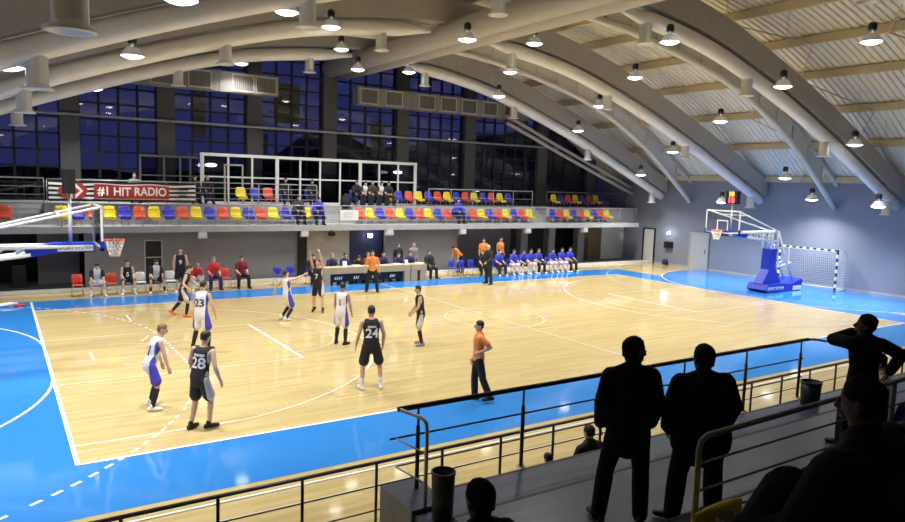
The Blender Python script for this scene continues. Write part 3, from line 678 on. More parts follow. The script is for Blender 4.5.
# banner
def banner():
    t = thing('banner', 'striped black and white banner reading #1 HIT RADIO on red', 'banner', (0, 12.9, 3.55))
    g = bmesh.new(); x0, x1, n, mz = -13.15, -7.45, 70, 9
    def pt(x, v): # v 0..1 vertical
        yy = -.03+.045*math.sin(x*2.1+v*2)+.02*math.sin(x*5.3); sag = -.05*math.sin((x-x0)/(x1-x0)*PI*3)**2
        return (x, yy-.05, .02+.86*v+sag*v)
    R_ = [[g.verts.new(pt(x0+(x1-x0)*k/n, j/mz)) for k in range(n+1)] for j in range(mz+1)]
    for j in range(mz):
        for k in range(n): f = g.faces.new((R_[j][k], R_[j][k+1], R_[j+1][k+1], R_[j+1][k])); f.material_index = 1 if j % 2 else 0; f.smooth = True
    me = bpy.data.meshes.new('striped_cloth'); g.to_mesh(me); g.free(); me.materials.append(M['black']); me.materials.append(M['paper'])
    o = bpy.data.objects.new('striped_cloth', me); C.objects.link(o); o.parent = t
    def patch(name, xa, xb, va, vb, m):
        g = bmesh.new(); n = max(4, int((xb-xa)/.1)); lo = []; hi = []
        for k in range(n+1):
            x = xa+(xb-xa)*k/n; p, q = pt(x, va), pt(x, vb); lo.append(g.verts.new((x, p[1]-.02, p[2]))); hi.append(g.verts.new((x, q[1]-.02, q[2])))
        for k in range(n): g.faces.new((lo[k], lo[k+1], hi[k+1], hi[k]))
        me = bpy.data.meshes.new(name); g.to_mesh(me); g.free(); me.materials.append(M[m]); o = bpy.data.objects.new(name, me); C.objects.link(o); o.parent = t; return o
    patch('red_panel', -11.5, -8.55, .16, .84, 'banner_red')
    g = bmesh.new(); hx = [(-12.85, .5), (-12.6, .88), (-11.95, .88), (-11.7, .5), (-11.95, .12), (-12.6, .12)]; g.faces.new([g.verts.new((x, -.13, .02+.86*v)) for x, v in hx])
    me = bpy.data.meshes.new('red_emblem'); g.to_mesh(me); g.free(); me.materials.append(M['banner_red']); o = bpy.data.objects.new('red_emblem', me); C.objects.link(o); o.parent = t
    rb = MB().prism([(-12.65, -.14, .45), (-12.3, -.14, .78), (-12.3, -.14, .60), (-12.5, -.14, .45), (-12.3, -.14, .30), (-12.3, -.14, .12)], (0, .006, 0)).prism([(-11.9, -.14, .45), (-12.2, -.14, .78), (-12.2, -.14, .60), (-12.02, -.14, .45), (-12.2, -.14, .30), (-12.2, -.14, .12)], (0, .006, 0))
    rb.build('emblem_mark', 'text_white', t)
    me = text_mesh('#1 HIT RADIO', .50, 0, .012, cut=.08); me.materials.append(M['text_white'])
    xs_ = [v.co.x for v in me.vertices]; sc = 2.72/(max(xs_)-min(xs_)); cx = (max(xs_)+min(xs_))/2
    for v in me.vertices:
        x = -10.02+(v.co.x-cx)*sc; q = pt(x, .5); v.co = (x, q[1]-.075, q[2]+v.co.y)
    o = bpy.data.objects.new('lettering', me); C.objects.link(o); o.parent = t
    mb = MB()
    for k, (xa, xb, z) in enumerate(((-8.2, -7.75, .55), (-8.25, -7.8, .38), (-8.15, -7.85, .24))): mb.bx(xa, xb, -.14, -.13, z, z+.09)
    mb.build('small_mark', 'black', t)
banner()
t = thing('paper_sign', 'white paper sign tied to the gallery railing at the stair gap', 'sign', (-.48, YS+.03, 2.83)); MB().bx(-.48, .48, -.012, .012, 0, .5).build('board', 'paper', t)
mb = MB()
for k in range(4): mb.bx(-.35, .1+.05*k, -.018, -.012, .1+.09*k, .12+.09*k)
mb.build('print', 'grey_frame', t)

# ------------------------------------------------------------------ gallery seats
def make_seat(m, tie='chrome'):
    t = thing('stadium_seat', '', 'seat'); b = MB()
    b.loft([(0, -.20, .36), (0, -.05, .35), (0, .10, .37), (0, .17, .45), (0, .20, .60), (0, .225, .78)], [(.225, .026), (.245, .026), (.245, .028), (.25, .028), (.25, .026), (.19, .02)], side=(1, 0, 0), seg=14)
    b.build('shell', m, t)
    MB().loft([(0, -.215, .26), (0, -.225, .37)], [(.20, .02), (.225, .022)], side=(1, 0, 0), seg=10).build('front_lip', m, t)
    MB().rod((-.13, .1, 0), (-.13,   .02, .34), .017).rod((.13, .1, 0), (.13, .02, .34), .017).rod((-.2, .05, .33), (.2, .05, .33), .015).build('bracket', tie, t)
    return t
seatp = {c: make_seat('seat_'+c) for c in ('yellow', 'blue', 'red')}
used = {}
cnt = {}
def seat(x, y, z, c, row):
    k = (c, row); cnt[k] = cnt.get(k, 0)+1
    lab = '%s plastic seat in the %s gallery row, %s %s one from the left' % (c, row, ORD[cnt[k]-1], c)
    if c not in used: used[c] = 1; s = seatp[c]; s.location = (x, y, z)
    else: s = dup(seatp[c], (x, y, z))
    s['label'] = lab; s['group'] = '%s seats in the %s gallery row' % (c, row)
seq = ['yellow', 'blue', 'red']
seat(-14.67, 12.35, 2.6, 'red', 'lower')
seat(-12.73, 12.35, 2.6, 'yellow', 'lower'); seat(-12.15, 12.35, 2.6, 'blue', 'lower'); seat(-11.57, 12.35, 2.6, 'red', 'lower')
for k in range(17): seat(-10.98+.583*k, 12.35, 2.6, seq[k % 3], 'lower') if k not in (14,) else None
for k in range(20): seat(.5+.586*k, 12.35, 2.6, seq[(k+2) % 3], 'lower') if k not in (10, ) else None
for k in range(9): seat(13.43+.585*k, 12.35, 2.6, seq[(k+1) % 3], 'lower')
for x, c in ((-5.17, 'yellow'), (-4.5, 'blue'), (-3.85, 'red')): seat(x, 13.45, 3.5, c, 'upper')
for k in range(14): seat(2.75+.623*k, 13.45, 3.5, seq[k % 3], 'upper')
for k in range(8): seat(14.47+.61*k, 13.45, 3.5, seq[(k*1) % 3], 'upper')

# ------------------------------------------------------------------ people
DECALS = []
def nz(v): v = V(v); return v.normalized()
def smoothmod(o, vox, it=3, fac=.5):
    m = o.modifiers.new('remesh', 'REMESH'); m.mode = 'VOXEL'; m.voxel_size = vox; m.use_smooth_shade = True
    s = o.modifiers.new('smooth', 'SMOOTH'); s.factor = fac; s.iterations = it
def person(label, xy, face, z=0., h=1.8, pose=None, top=('jersey', 'cloth_black'), bottom=('shorts', 'cloth_black'), shoes='cloth_white', socks=None, hair='hair_dark',
           skin='skin', vox=.016, group=None, cat='person', number=None, eyes=True, bulk=1., hs=1., at='feet', undershirt=None, face_marks=True, hood=None):
    """local frame: +y is where the body faces, +x its right hand side"""
    pose = pose or {}; s = h/1.8
    fx, fy = face; rz = math.atan2(-fx, fy)
    root = thing('person', label, cat, (xy[0], xy[1], z), rz, group)
    lean = nz(pose.get('lean', (0, .03, 1))); tw = pose.get('twist', 0.)
    right = V((math.cos(tw), math.sin(tw), 0)); right = (right-lean*right.dot(lean)).normalized(); fwd = lean.cross(right)
    P = V((0, 0, 0)); up0 = V((0, 0, 1))
    def sp(t): return P+(up0*(1-min(1, t*3))+lean*min(1, t*3)).normalized()*0+lean*(t*s)      # point on the spine
    neck = sp(.55); sh = {}
    for k, sg in (('L', -1), ('R', 1)): sh[k] = sp(.475)+right*(.185*s*sg*(1+.35*(bulk-1)))
    raise_ = {k: max(0, nz(pose.get(k+'U', (0, 0, -1))).z)*.06*s for k in 'LR'}
    J = {}
    for k, sg in (('L', -1), ('R', 1)):
        a = sh[k]+lean*raise_[k]; du = nz(pose.get(k+'U', (sg*.16, -.02, -1))); df = nz(pose.get(k+'F', (sg*.08, .22, -1)))
        e = a+du*.29*s; wv = e+df*.255*s
        hp = V((.095*s*sg*(1+.25*(bulk-1)), 0, -.02*s)); dt = nz(pose.get(k+'T', (sg*.08, .04, -1))); ds = nz(pose.get(k+'S', (sg*.03, -.05, -1)))
        kn = hp+dt*.44*s; an = kn+ds*.42*s; ft = pose.get(k+'D', (sg*.25, 1, 0))
        J[k] = dict(a=a, e=e, w=wv, df=df, hp=hp, kn=kn, an=an, ft=nz(ft), sg=sg)
    low = min(min(J[k]['an'].z-.09*s, (J[k]['an']+J[k]['ft']*.16*s).z-.045*s if J[k]['ft'].z < -.2 else 9) for k in 'LR')
    off = V((0, 0, -low+pose.get('lift', 0)))
    if at == 'seat': pass
    P += off; neck += off
    for k in 'LR':
        for q in ('a', 'e', 'w', 'hp', 'kn', 'an'): J[k][q] = J[k][q]+off
    def S(t): return P+lean*(t*s)
    B = bulk
    TOR = [(-.10, .135, .10), (-.03, .16, .115), (.06, .155, .11), (.18, .138*B, .098*B), (.28, .150*B, .108*B), (.38, .165*B, .112*B), (.455, .168*(1+.45*(B-1)), .10), (.51, .115, .08), (.545, .062, .062)]
    def torso(m, inf, t0=-.10, t1=.545, seg=16):
        q = [(t, a, b) for t, a, b in TOR if t0-1e-6 <= t <= t1+1e-6]
        m.loft([S(t) for t, a, b in q], [((a+inf)*s, (b+inf)*s) for t, a, b in q], side=right, seg=seg)
    def limb(m, p, q, r0, r1, inf=0., mid=None, frac=1.):
        p, q = V(p), V(q); q = p+(q-p)*frac
        if mid: m.loft([p, p+(q-p)*.35, q], [(r0+inf)*s, (mid+inf)*s, (r1+inf)*s], seg=10)
        else: m.loft([p, q], [(r0+inf)*s, (r1+inf)*s], seg=10)
    # head frame
    hy, hpitch = pose.get('head', (0, 0)); hr = (right*math.cos(hy)+fwd*math.sin(hy)); hf0 = (fwd*math.cos(hy)-right*math.sin(hy)); hu0 = (lean+V((0, 0, 1))).normalized()
    hf = (hf0*math.cos(hpitch)+hu0*math.sin(hpitch)).normalized(); hu = hr.cross(hf).normalized()
    hc = neck+lean*.055*s+hu*.085*s+hf*.018*s
    def H(x, y, zz): return hc+hr*(x*s*hs)+hf*(y*s*hs)+hu*(zz*s*hs)
    b = MB(); torso(b, 0)
    b.loft([S(.52), neck+lean*.07*s+hf*.01*s], [.06*s, .052*s], seg=10)
    lv = [(-.103, .028, .032, .040), (-.09, .050, .060, .022), (-.045, .064, .085, .006), (.01, .073, .096, 0), (.055, .070, .092, -.006), (.088, .050, .066, -.012)]
    b.loft([H(0, y, zz) for zz, a, d, y in lv], [(a*s*hs, d*s*hs) for zz, a, d, y in lv], side=hr, seg=14)
    b.loft([H(0, .098, .012), H(0, .118, -.022), H(0, .10, -.03)], [.010*s, .014*s, .012*s], seg=8)
    for e in (-1, 1): b.loft([H(e*.072, -.012, .02), H(e*.08, -.018, -.02)], [(.012*s, .02*s), (.011*s, .016*s)], seg=8)
    for k in 'LR':
        j = J[k]; sg = j['sg']
        limb(b, j['a'], j['e'], .052, .040); limb(b, j['e'], j['w'], .042, .027, mid=.041)
        limb(b, j['hp'], j['kn'], .085, .054, mid=.078); limb(b, j['kn'], j['an'], .054, .036, mid=.053)
        b.loft([j['an']-j['ft']*.04*s-V((0, 0, .035*s)), j['an']+j['ft']*.14*s-V((0, 0, .055*s))], [.038*s, .028*s], seg=8)
        # hand: palm, four fingers of unequal length, thumb
        d = j['df']; n = pose.get(k+'N'); n = V(n) if n else (right*(-sg)); n = (n-d*n.dot(d))
        if n.length < .05: n = fwd-d*fwd.dot(d)
        n.normalize(); a = d.cross(n)*(1 if sg > 0 else -1)
        if a.dot(fwd) < 0 and abs(d.z) > .5 and not pose.get(k+'N'): a = -a
        w0 = j['w']; fr = max(.0095, vox*.62); cl = pose.get('curl', .45)
        b.loft([w0, w0+d*.04*s, w0+d*.09*s], [(.028*s, .018*s), (.040*s, .019*s), (.042*s, .016*s)], side=a, seg=10)
        for i, (o_, L) in enumerate(((.033, .070), (.011, .080), (-.011, .075), (-.033, .058))):
            r0 = w0+d*.088*s+a*(o_*s); r1 = r0+(d+n*cl*.5).normalized()*L*.5*s; r2 = r1+(d+n*cl*1.8).normalized()*L*.5*s
            b.loft([r0, r1, r2], [fr*1.05, fr, fr*.85], seg=6)
        r0 = w0+d*.03*s+a*.035*s; r1 = r0+(d*.6+a*.8+n*.2).normalized()*.04*s; r2 = r1+(d*.9+a*.3+n*.4).normalized()*.035*s
        b.loft([r0, r1, r2], [fr*1.2, fr*1.1, fr*.9], seg=6)
    body = b.build('body', skin, root); smoothmod(body, vox*s, 2, .4)
    # clothes
    kind, m = top; c = MB()
    if kind == 'jersey':
        torso(c, .016, -.03, .456)
        for k in 'LR': c.loft([S(.46)+right*(.09*s*J[k]['sg']), S(.50)+right*(.10*s*J[k]['sg'])], [.075*s, .055*s], seg=10)
    else:
        inf = .02 if kind == 'tee' else .034
        torso(c, inf, -.10 if kind != 'tee' else -.03, .51)
        for k in 'LR':
            j = J[k]; limb(c, S(.465)+right*(.08*s*j['sg']), j['a']-V((0, 0, .015*s)), .07, .06, inf*.5)
            if kind == 'tee': limb(c, j['a'], j['e'], .058, .052, inf*.7, frac=.72)
            else: limb(c, j['a'], j['e'], .058, .052, inf*.8*B); limb(c, j['e'], j['w'], .054, .044, inf*.6*B, frac=.96)
        if kind == 'jacket':
            c.loft([S(-.20), S(-.10), S(.0)], [(.175*s*B, .135*s*B), (.182*s*B, .14*s*B), (.175*s*B, .135*s*B)], side=right, seg=16) if not pose.get('sit') else None
            c.loft([S(.52), S(.585)], [(.08*s, .08*s), (.072*s, .072*s)], side=right, seg=12)
            for k in 'LR': c.loft([S(.535), J[k]['a']+V((0, 0, .0))], [.082*s, .066*s], seg=10)
    nm = {'jersey': 'jersey', 'tee': 'shirt', 'jacket': 'jacket'}[kind]
    jer = c.build(nm, m, root); smoothmod(jer, vox*1.15*s, 8 if B > 1.05 else 3, .6 if B > 1.05 else .5)
    if hood:
        MB().loft([S(.50)-fwd*.07*s, S(.54)-fwd*.10*s, S(.59)-fwd*.075*s], [(.10*s, .05*s), (.105*s, .055*s), (.08*s, .03*s)], side=right, seg=12).build('hood', hood, root)
    kind, m = bottom; c = MB()
    c.loft([S(-.09), S(0), S(.09)], [(.155*s, .125*s), (.170*s, .130*s), (.160*s, .120*s)], side=right, seg=14)
    for k in 'LR':
        j = J[k]
        if kind == 'shorts': c.loft([j['hp'], j['hp']+(j['kn']-j['hp'])*.5, j['hp']+(j['kn']-j['hp'])*.80], [.098*s, .104*s, .112*s], seg=12)
        else:
            lb = 1+.35*(B-1); limb(c, j['hp'], j['kn'], .092*lb, .068*lb, .012, mid=.088*lb); limb(c, j['kn'], j['an']-V((0, 0, .03*s)), .068*lb, .060*lb, .012, mid=.070*lb)
    bot = c.build(kind, m, root); smoothmod(bot, vox*1.15*s, 3)
    for k in 'LR':
        j = J[k]; f = j['ft']; an = j['an']; sd = V((0, 0, 1)).cross(f)
        if sd.length < .1: sd = V((1, 0, 0))
        up_ = f.cross(sd.normalized()) if abs(f.z) < .9 else V((0, -1, 0))
        up_ = -up_ if up_.z < 0 else up_
        base = an-up_*(.09*s)
        MB().loft([base-f*.075*s+up_*.045*s, base-f*.02*s+up_*.05*s, base+f*.08*s+up_*.042*s, base+f*.165*s+up_*.034*s], [(.036*s, .045*s), (.042*s, .05*s), (.046*s, .042*s), (.038*s, .034*s)], side=sd, seg=12).loft([base+up_*.06*s-f*.02*s, an+up_*.03*s-f*.012*s], [.044*s, .044*s], seg=10).build('shoe', shoes, root)
        if socks:
            hi = an+(j['kn']-an)*(.85 if socks[1] == 'high' else .38); MB().loft([an, an+(hi-an)*.6, hi], [.042*s, (.058 if socks[1] == 'high' else .046)*s, (.062 if socks[1] == 'high' else .05)*s], seg=12).build('sock', socks[0], root)
    if hair:
        hv = [(-.045, .058, .046, -.054), (.015, .079, .086, -.026), (.058, .081, .097, -.011), (.092, .070, .085, -.012), (.118, .048, .060, -.013), (.134, .018, .024, -.014)]
        MB().loft([H(0, y, zz) for zz, a, d, y in hv], [(a*s*hs, d*s*hs) for zz, a, d, y in hv], side=hr, seg=16, caps='flat').build('hair', hair, root)
    if eyes:
        for e in (-1, 1): MB().ball(H(e*.030, .089, .012), .0105*s, 8).build('eye', 'eye', root)
        MB().loft([H(-.022, .088, -.062), H(0, .096, -.062), H(.022, .088, -.062)], [.006*s]*3, side=(0, 0, 1), seg=6).build('mouth', 'lip', root)
    if number: DECALS.append((jer, S(.24), S(.385), right.copy(), fwd.copy(), lean.copy(), s, number))
    return root
def flush_decals():
    bpy.context.view_layer.update(); dg = bpy.context.evaluated_depsgraph_get()
    for jer, c0, c1, right, fwd, up_, s, (num, name, col, sides) in DECALS:
        tree = BVHTree.FromObject(jer, dg)
        for sd in sides:
            d = fwd*sd; xr = -right*1.0 if sd > 0 else right*1.0      # text reads left to right for the onlooker
            for txt, ctr, size in ((num, c0, .27 if len(num) > 1 else .25), (name if sd < 0 else '', c1, .085)):
                if not txt: continue
                if txt == name:
                    q = MB(); rn = random.Random(len(num)+int(num)); x = -.10
                    while x < .095: wd = rn.choice((.016, .022)); q.poly([(x, -.024, 0), (x+wd, -.024, 0), (x+wd, .024, 0), (x, .024, 0)]); x += wd+.008
                    me = bpy.data.meshes.new('name_print'); q.bm.to_mesh(me)
                else: me = text_mesh(txt, size*s, 0, .006*s, cut=.02)
                ok = True
                for v in me.vertices:
                    p = ctr+xr*v.co.x+up_*v.co.y+d*.5; hit = tree.ray_cast(p, -d)
                    v.co = (hit[0] if hit[0] is not None else ctr+xr*v.co.x+up_*v.co.y+d*.12*s)+d*.007
                me.materials.append(M[col]); o = bpy.data.objects.new('back_number' if txt == num and sd < 0 else ('name_print' if txt == name else 'front_number'), me); C.objects.link(o); o.parent = jer
IMG_R, IMG_L, AWAY, TOWARD = (.83, -.55), (-.83, .55), (.55, .83), (-.55, -.83)
WU = dict(top=('jersey', 'uni_white_top'), bottom=('shorts', 'uni_white_short'))
BU = dict(top=('jersey', 'uni_black_top'), bottom=('shorts', 'uni_black_short'))
CV = .013
person('blond player in white and blue leaning forward with hands low beside number 28', (-12.46, -5.07), (.93, .05), h=1.84, vox=CV, hair='hair_blond', number=('21', '', 'cloth_navy', (-1,)), socks=('cloth_black', 'high'), **WU,
       pose=dict(lean=(0, .34, 1), head=(-.2, .05), LT=(-.12, .36, -1), LS=(-.05, -.30, -1), RT=(.12, .22, -1), RS=(.05, -.25, -1), LU=(-.15, .15, -1), LF=(-.02, .30, -1), RU=(.18, .25, -1), RF=(.02, .25, -1)))
person('player in black with white number 28 on his back stepping to the right', (-11.88, -6.72), (.86, .40), h=1.92, vox=CV, shoes='cloth_black', number=('28', 'name', 'text_white', (-1,)), **BU,
       pose=dict(lean=(0, .18, 1), head=(-.15, .0), twist=.35, LT=(-.06, .02, -1), LS=(-.02, -.22, -1), RT=(.06, .34, -1), RS=(.02, -.10, -1), LU=(-.42, .0, -1), LF=(-.05, .45, -1), RU=(.42, -.15, -1), RF=(.12, .35, -1)))
person('player in white with blue side panels behind the black number 28, back to us', (-10.35, -.4), (.70, .70), h=1.95, vox=CV, socks=('cloth_black', 'high'), shoes='cloth_black', number=('23', '', 'cloth_navy', (-1,)), **WU,
       pose=dict(lean=(0, .14, 1), LT=(-.18, .16, -1), LS=(-.05, -.35, -1), RT=(.2, .10, -1), RS=(.05, -.1, -1), LU=(-.3, .3, -1), LF=(.1, .9, -.6), RU=(.35, .05, -1), RF=(.12, .3, -1)))
person('player in black with orange shoes running towards the far sideline', (-9.75, 4.6), (.75, -.3), h=1.86, vox=CV, shoes='shoe_orange', socks=('cloth_black', 'high'), number=('6', '', 'text_white', (1,)), **BU,
       pose=dict(lean=(0, .28, 1), RT=(.05, .42, -1), RS=(.02, -.15, -1), LT=(-.1, -.25, -1), LS=(-.05, -.85, -1), LD=(-.1, .9, -.5), LU=(-.2, .4, -1), LF=(.2, .9, -.5), RU=(.3, -.3, -1), RF=(.1, .6, -.6)))
person('defender in white and blue stretching an arm towards the shooter in black', (-6.83, 2.6), (.83, .15), h=1.83, vox=CV, socks=('cloth_black', 'high'), hair='hair_dark', number=('8', '', 'cloth_navy', (1,)), **WU,
       pose=dict(lean=(0, -.06, 1), head=(0, .25), RU=(.25, .9, .25), RF=(.05, 1, .35), LU=(-.5, -.5, -.6), LF=(-.3, -.2, -1), LT=(-.12, .38, -1), LS=(-.03, -.75, -1), LD=(-.1, 1, -.1), RT=(.1, .30, -1), RS=(.03, -.70, -1)))
person('shooter in black with both arms raised after releasing the ball', (-5.35, 3.5), (-.72, -.60), h=1.90, vox=CV, shoes='cloth_black', number=('7', '', 'text_white', (1,)), **BU,
       pose=dict(lean=(0, .05, 1), head=(0, .3), LU=(.0, .3, 1), LF=(.14, .32, 1), RU=(.02, .45, 1), RF=(-.10, .5, 1), LT=(-.14, .03, -1), LS=(-.03, -.08, -1), RT=(.14, .03, -1), RS=(.05, -.08, -1), LD=(-.2, .8, -.55), RD=(.2, .8, -.55), curl=.9))
person('player in white with blue side standing inside the three point arc, back to us', (-6.65, -1.45), (.75, .60), h=1.84, vox=CV, socks=('cloth_black', 'high'), shoes='cloth_black', number=('1', '', 'cloth_navy', (-1,)), skin='skin_tan', **WU,
       pose=dict(lean=(0, .10, 1), head=(.3, 0), LT=(-.1, .16, -1), LS=(-.03, -.2, -1), RT=(.1, .05, -1), RS=(.03, -.12, -1), LU=(-.2, .1, -1), LF=(-.05, .45, -1), RU=(.22, 0, -1), RF=(.12, .2, -1)))
person('player in black with white number 24 on his back standing alone in front', (-7.88, -5.88), (.30, .95), h=1.98, vox=CV, socks=('cloth_white', 'low'), shoes='cloth_white', number=('24', 'name', 'text_white', (-1,)), top=('jersey', 'cloth_black'), bottom=('shorts', 'cloth_black'),
       pose=dict(lean=(0, .05, 1), LT=(-.16, .02, -1), LS=(-.07, -.06, -1), RT=(.22, .05, -1), RS=(.06, -.12, -1), LU=(-.28, .04, -1), LF=(-.15, .35, -1), RU=(.32, .02, -1), RF=(-.02, .4, -1)))
person('player in black with white shorts stripe standing with hands together, facing left', (-4.61, -2.55), (-.80, .30), h=1.82, vox=CV, socks=('cloth_black', 'high'), shoes='cloth_grey', **BU,
       pose=dict(lean=(0, .12, 1), LT=(-.14, .16, -1), LS=(-.05, -.22, -1), RT=(.14, .02, -1), RS=(.06, -.15, -1), LU=(-.12, .2, -1), LF=(.35, .6, -.7), RU=(.12, .2, -1), RF=(-.35, .6, -.7)))
person('referee in orange shirt with hand on hip walking along the near sideline', (-6.2, -7.78), (-.86, .42), h=1.84, vox=CV, top=('tee', 'cloth_orange'), bottom=('trousers', 'cloth_black'), shoes='cloth_black',
       pose=dict(lean=(0, -.02, 1), LU=(-.25, -.85, -.75), LF=(.10, .85, -.45), RU=(.15, .05, -1), RF=(.0, .3, -1), LT=(-.04, -.22, -1), LS=(-.02, -.45, -1), RT=(.04, .12, -1), RS=(.02, -.05, -1)))
person('referee in orange shirt standing before the scorer table facing us', (-1.46, 6.97), (-.45, -.85), h=1.84, vox=.016, top=('tee', 'cloth_orange'), bottom=('trousers', 'cloth_black'), shoes='cloth_black',
       pose=dict(LT=(-.2, 0, -1), LS=(-.12, -.03, -1), RT=(.2, 0, -1), RS=(.12, -.03, -1), LU=(-.35, 0, -1), LF=(-.1, .1, -1), RU=(.35, 0, -1), RF=(.1, .1, -1)))
person('bald coach in black standing before the blue bench, seen from the side', (4.83, 7.09), (-.75, -.1), h=1.92, vox=.016, top=('jacket', 'cloth_black'), bottom=('trousers', 'cloth_black'), shoes='cloth_black', hair=None,
       pose=dict(LT=(-.16, .06, -1), LS=(-.1, -.05, -1), RT=(.16, -.1, -1), RS=(.1, -.1, -1), LU=(-.2, .25, -1), LF=(.2, .8, -.5), RU=(.2, .1, -1), RF=(.0, .4, -1)))
# chairs and benches
def make_chair(m):
    t = thing('plastic_chair', '', 'chair', (0, 0, 0))
    MB().loft([(0, -.20, .43), (0, 0, .415), (0, .19, .43)], [(.19, .018), (.205, .018), (.20, .02)], side=(1, 0, 0), seg=12).build('seat', m, t)
    MB().loft([(0, .20, .50), (0, .225, .62), (0, .245, .80)], [(.19, .016), (.205, .018), (.17, .015)], side=(1, 0, 0), seg=12).build('backrest', m, t)
    for sx in (-1, 1):
        MB().rod((sx*.19, -.22, 0), (sx*.16, -.15, .42), .013).build('leg', 'chrome', t); MB().rod((sx*.20, .26, 0), (sx*.16, .15, .42), .013).build('leg', 'chrome', t)
    MB().rod((-.13, .17, .42), (-.13, .225, .62), .012).rod((.13, .17, .42), (.13, .225, .62), .012).rod((-.16, .15, .41), (.16, .15, .41), .012).build('back_frame', 'chrome', t)
    return t
cp = {c: make_chair('chair_'+c) for c in ('red', 'white', 'blue')}; cu = {}
def chair(x, y, c, label, group=None, rz=0):
    if c not in cu: cu[c] = 1; t = cp[c]; t.location = (x, y, 0); t.rotation_euler = (0, 0, rz)
    else: t = dup(cp[c], (x, y, 0), rz)
    t['label'] = label
    if group: t['group'] = group
    elif 'group' in t.keys(): del t['group']
BY0 = 10.35
chair(-12.41, BY0, 'red', 'leftmost red plastic chair, empty, at the left end of the bench')
chair(-11.76, BY0, 'white', 'white chair under the leftmost seated player in black and white')
chair(-11.22, BY0, 'red', 'empty red plastic chair between the two leftmost seated players')
chair(-10.66, BY0, 'white', 'white chair under the second seated player from the left')
chair(-10.15, BY0, 'white', 'empty white chair beside the dark doorway')
chair(-9.6, BY0, 'white', 'white chair under the seated player in front of the dark doorway')
chair(-9.0, BY0, 'white', 'empty white chair left of the standing substitute')
chair(-8.05, BY0, 'white', 'white chair under the seated man behind the running players')
chair(-7.31, BY0, 'red', 'red chair under the seated man in the bright red shirt')
chair(-6.76, BY0, 'red', 'empty red chair between the two men in red')
chair(-6.13, BY0, 'red', 'red chair under the man in the dark red shirt')
chair(-4.42, BY0, 'blue', 'empty blue chair left of the dark column, left one of two')
chair(-3.82, BY0, 'blue', 'empty blue chair left of the dark column, right one of two')
SIT = dict(sit=1, lean=(0, .12, 1), LT=(-.14, 1, -.02), LS=(-.04, .02, -1), RT=(.14, 1, -.02), RS=(.04, .02, -1), LU=(-.12, .30, -1), LF=(.15, 1, -.35), RU=(.12, .30, -1), RF=(-.15, 1, -.35))
def sit(label, x, y, face=(0, -1), lean=.12, spread=.14, arms=None, **kw):
    p = dict(SIT); p['lean'] = (0, lean, 1); p['LT'] = (-spread, 1, -.02); p['RT'] = (spread, 1, -.02)
    if arms: p.update(arms)
    kw.setdefault('h', 1.84); kw.setdefault('vox', .019); kw.setdefault('eyes', False)
    return person(label, (x, y), face, pose=p, **kw)
UB = dict(top=('jersey', 'cloth_black'), bottom=('shorts', 'cloth_black'), socks=('cloth_white', 'low'))
sit('leftmost seated substitute in black and white warm-up, leaning forward', -11.76, BY0-.02, lean=.5, spread=.28, top=('tee', 'warmup'), bottom=('shorts', 'cloth_white'), socks=('cloth_white', 'low'))
sit('second seated substitute from the left, upright in black vest with white sleeves', -10.66, BY0-.02, lean=.15, spread=.25, number=('5', '', 'text_white', (1,)), **UB)
sit('seated substitute in front of the dark doorway, white front and dark sleeves', -9.6, BY0-.02, lean=.3, spread=.35, top=('tee', 'warmup'), bottom=('shorts', 'cloth_black'), socks=('cloth_black', 'low'))
person('substitute in black vest standing with arms hanging beside the bench', (-8.75, 9.75), (-.2, -1), h=1.9, vox=.018, eyes=False, number=('9', '', 'text_white', (1,)), top=('jersey', 'cloth_black'), bottom=('shorts', 'cloth_black'),
       pose=dict(lean=(0, .1, 1), LU=(-.25, .2, -1), LF=(.1, .2, -1), RU=(.25, .2, -1), RF=(-.1, .2, -1)))
sit('man in red and white bending forward, half hidden behind the white number 23', -8.05, BY0-.02, lean=.95, top=('tee', 'cloth_red'), bottom=('trousers', 'cloth_white'), hair='hair_grey')
sit('man in bright red shirt and dark trousers sitting on the bench', -7.31, BY0-.02, lean=.16, top=('tee', 'cloth_red'), bottom=('trousers', 'cloth_navy'), shoes='cloth_black', hair='hair_grey', spread=.22)
sit('man in dark red shirt and black jacket sitting with hands in his lap', -6.13, BY0-.02, lean=.1, top=('tee', 'cloth_maroon'), bottom=('trousers', 'cloth_black'), shoes='cloth_black', spread=.25)
# scorer tables
def table(x0, x1, label):
    t = thing('scorer_table', label, 'table', ((x0+x1)/2, 9.55, 0)); hw = (x1-x0)/2
    MB().bx(-hw, hw, -.3, .35, .76, .81).bx(-hw, hw, -.3, -.27, .52, .76).build('tabletop', 'table_wood', t)
    for sx in (-1, 1): MB().bx(sx*hw-(.0 if sx < 0 else .34), sx*hw+(.34 if sx < 0 else 0), -.28, .33, 0, .76).build('side_panel', 'table_wood', t)
    b = MB().bx(-hw+.34, hw-.34, -.12, -.1, .12, .50).build('hanging_banner', 'black', t)
    rnd = random.Random(5); mb = MB(); x = -hw+.6
    while x < hw-.8:
        for k in range(rnd.choice((3, 4))):
            mb.prism([(x+.1*k, -.126, .24), (x+.07+.1*k, -.126, .24), (x+.1+.1*k, -.126, .36+.03*rnd.random()), (x+.04+.1*k, -.126, .36)], (0, .004, 0))
        x += .95
    mb.build('banner_print', 'text_white', b)
table(-2.75, 1.75, 'long wooden scorer table with black printed banner beneath'); table(1.8, 2.65, 'short wooden table at the right end of the scorer table')
def tsit(label, x, y=10.25, hd=None, **kw):
    n_ = cnt['tab'] = cnt.get('tab', 0)+1; dup(cp['blue'], (x, y+.05, 0), 0, 'blue chair behind the scorer tables under the %s seated person from the left' % ORD[n_-1], 'chairs of the scorer tables')
    return sit(label, x, y, **kw)
NV = dict(top=('tee', 'cloth_navy'), bottom=('trousers', 'cloth_black'), shoes='cloth_black')
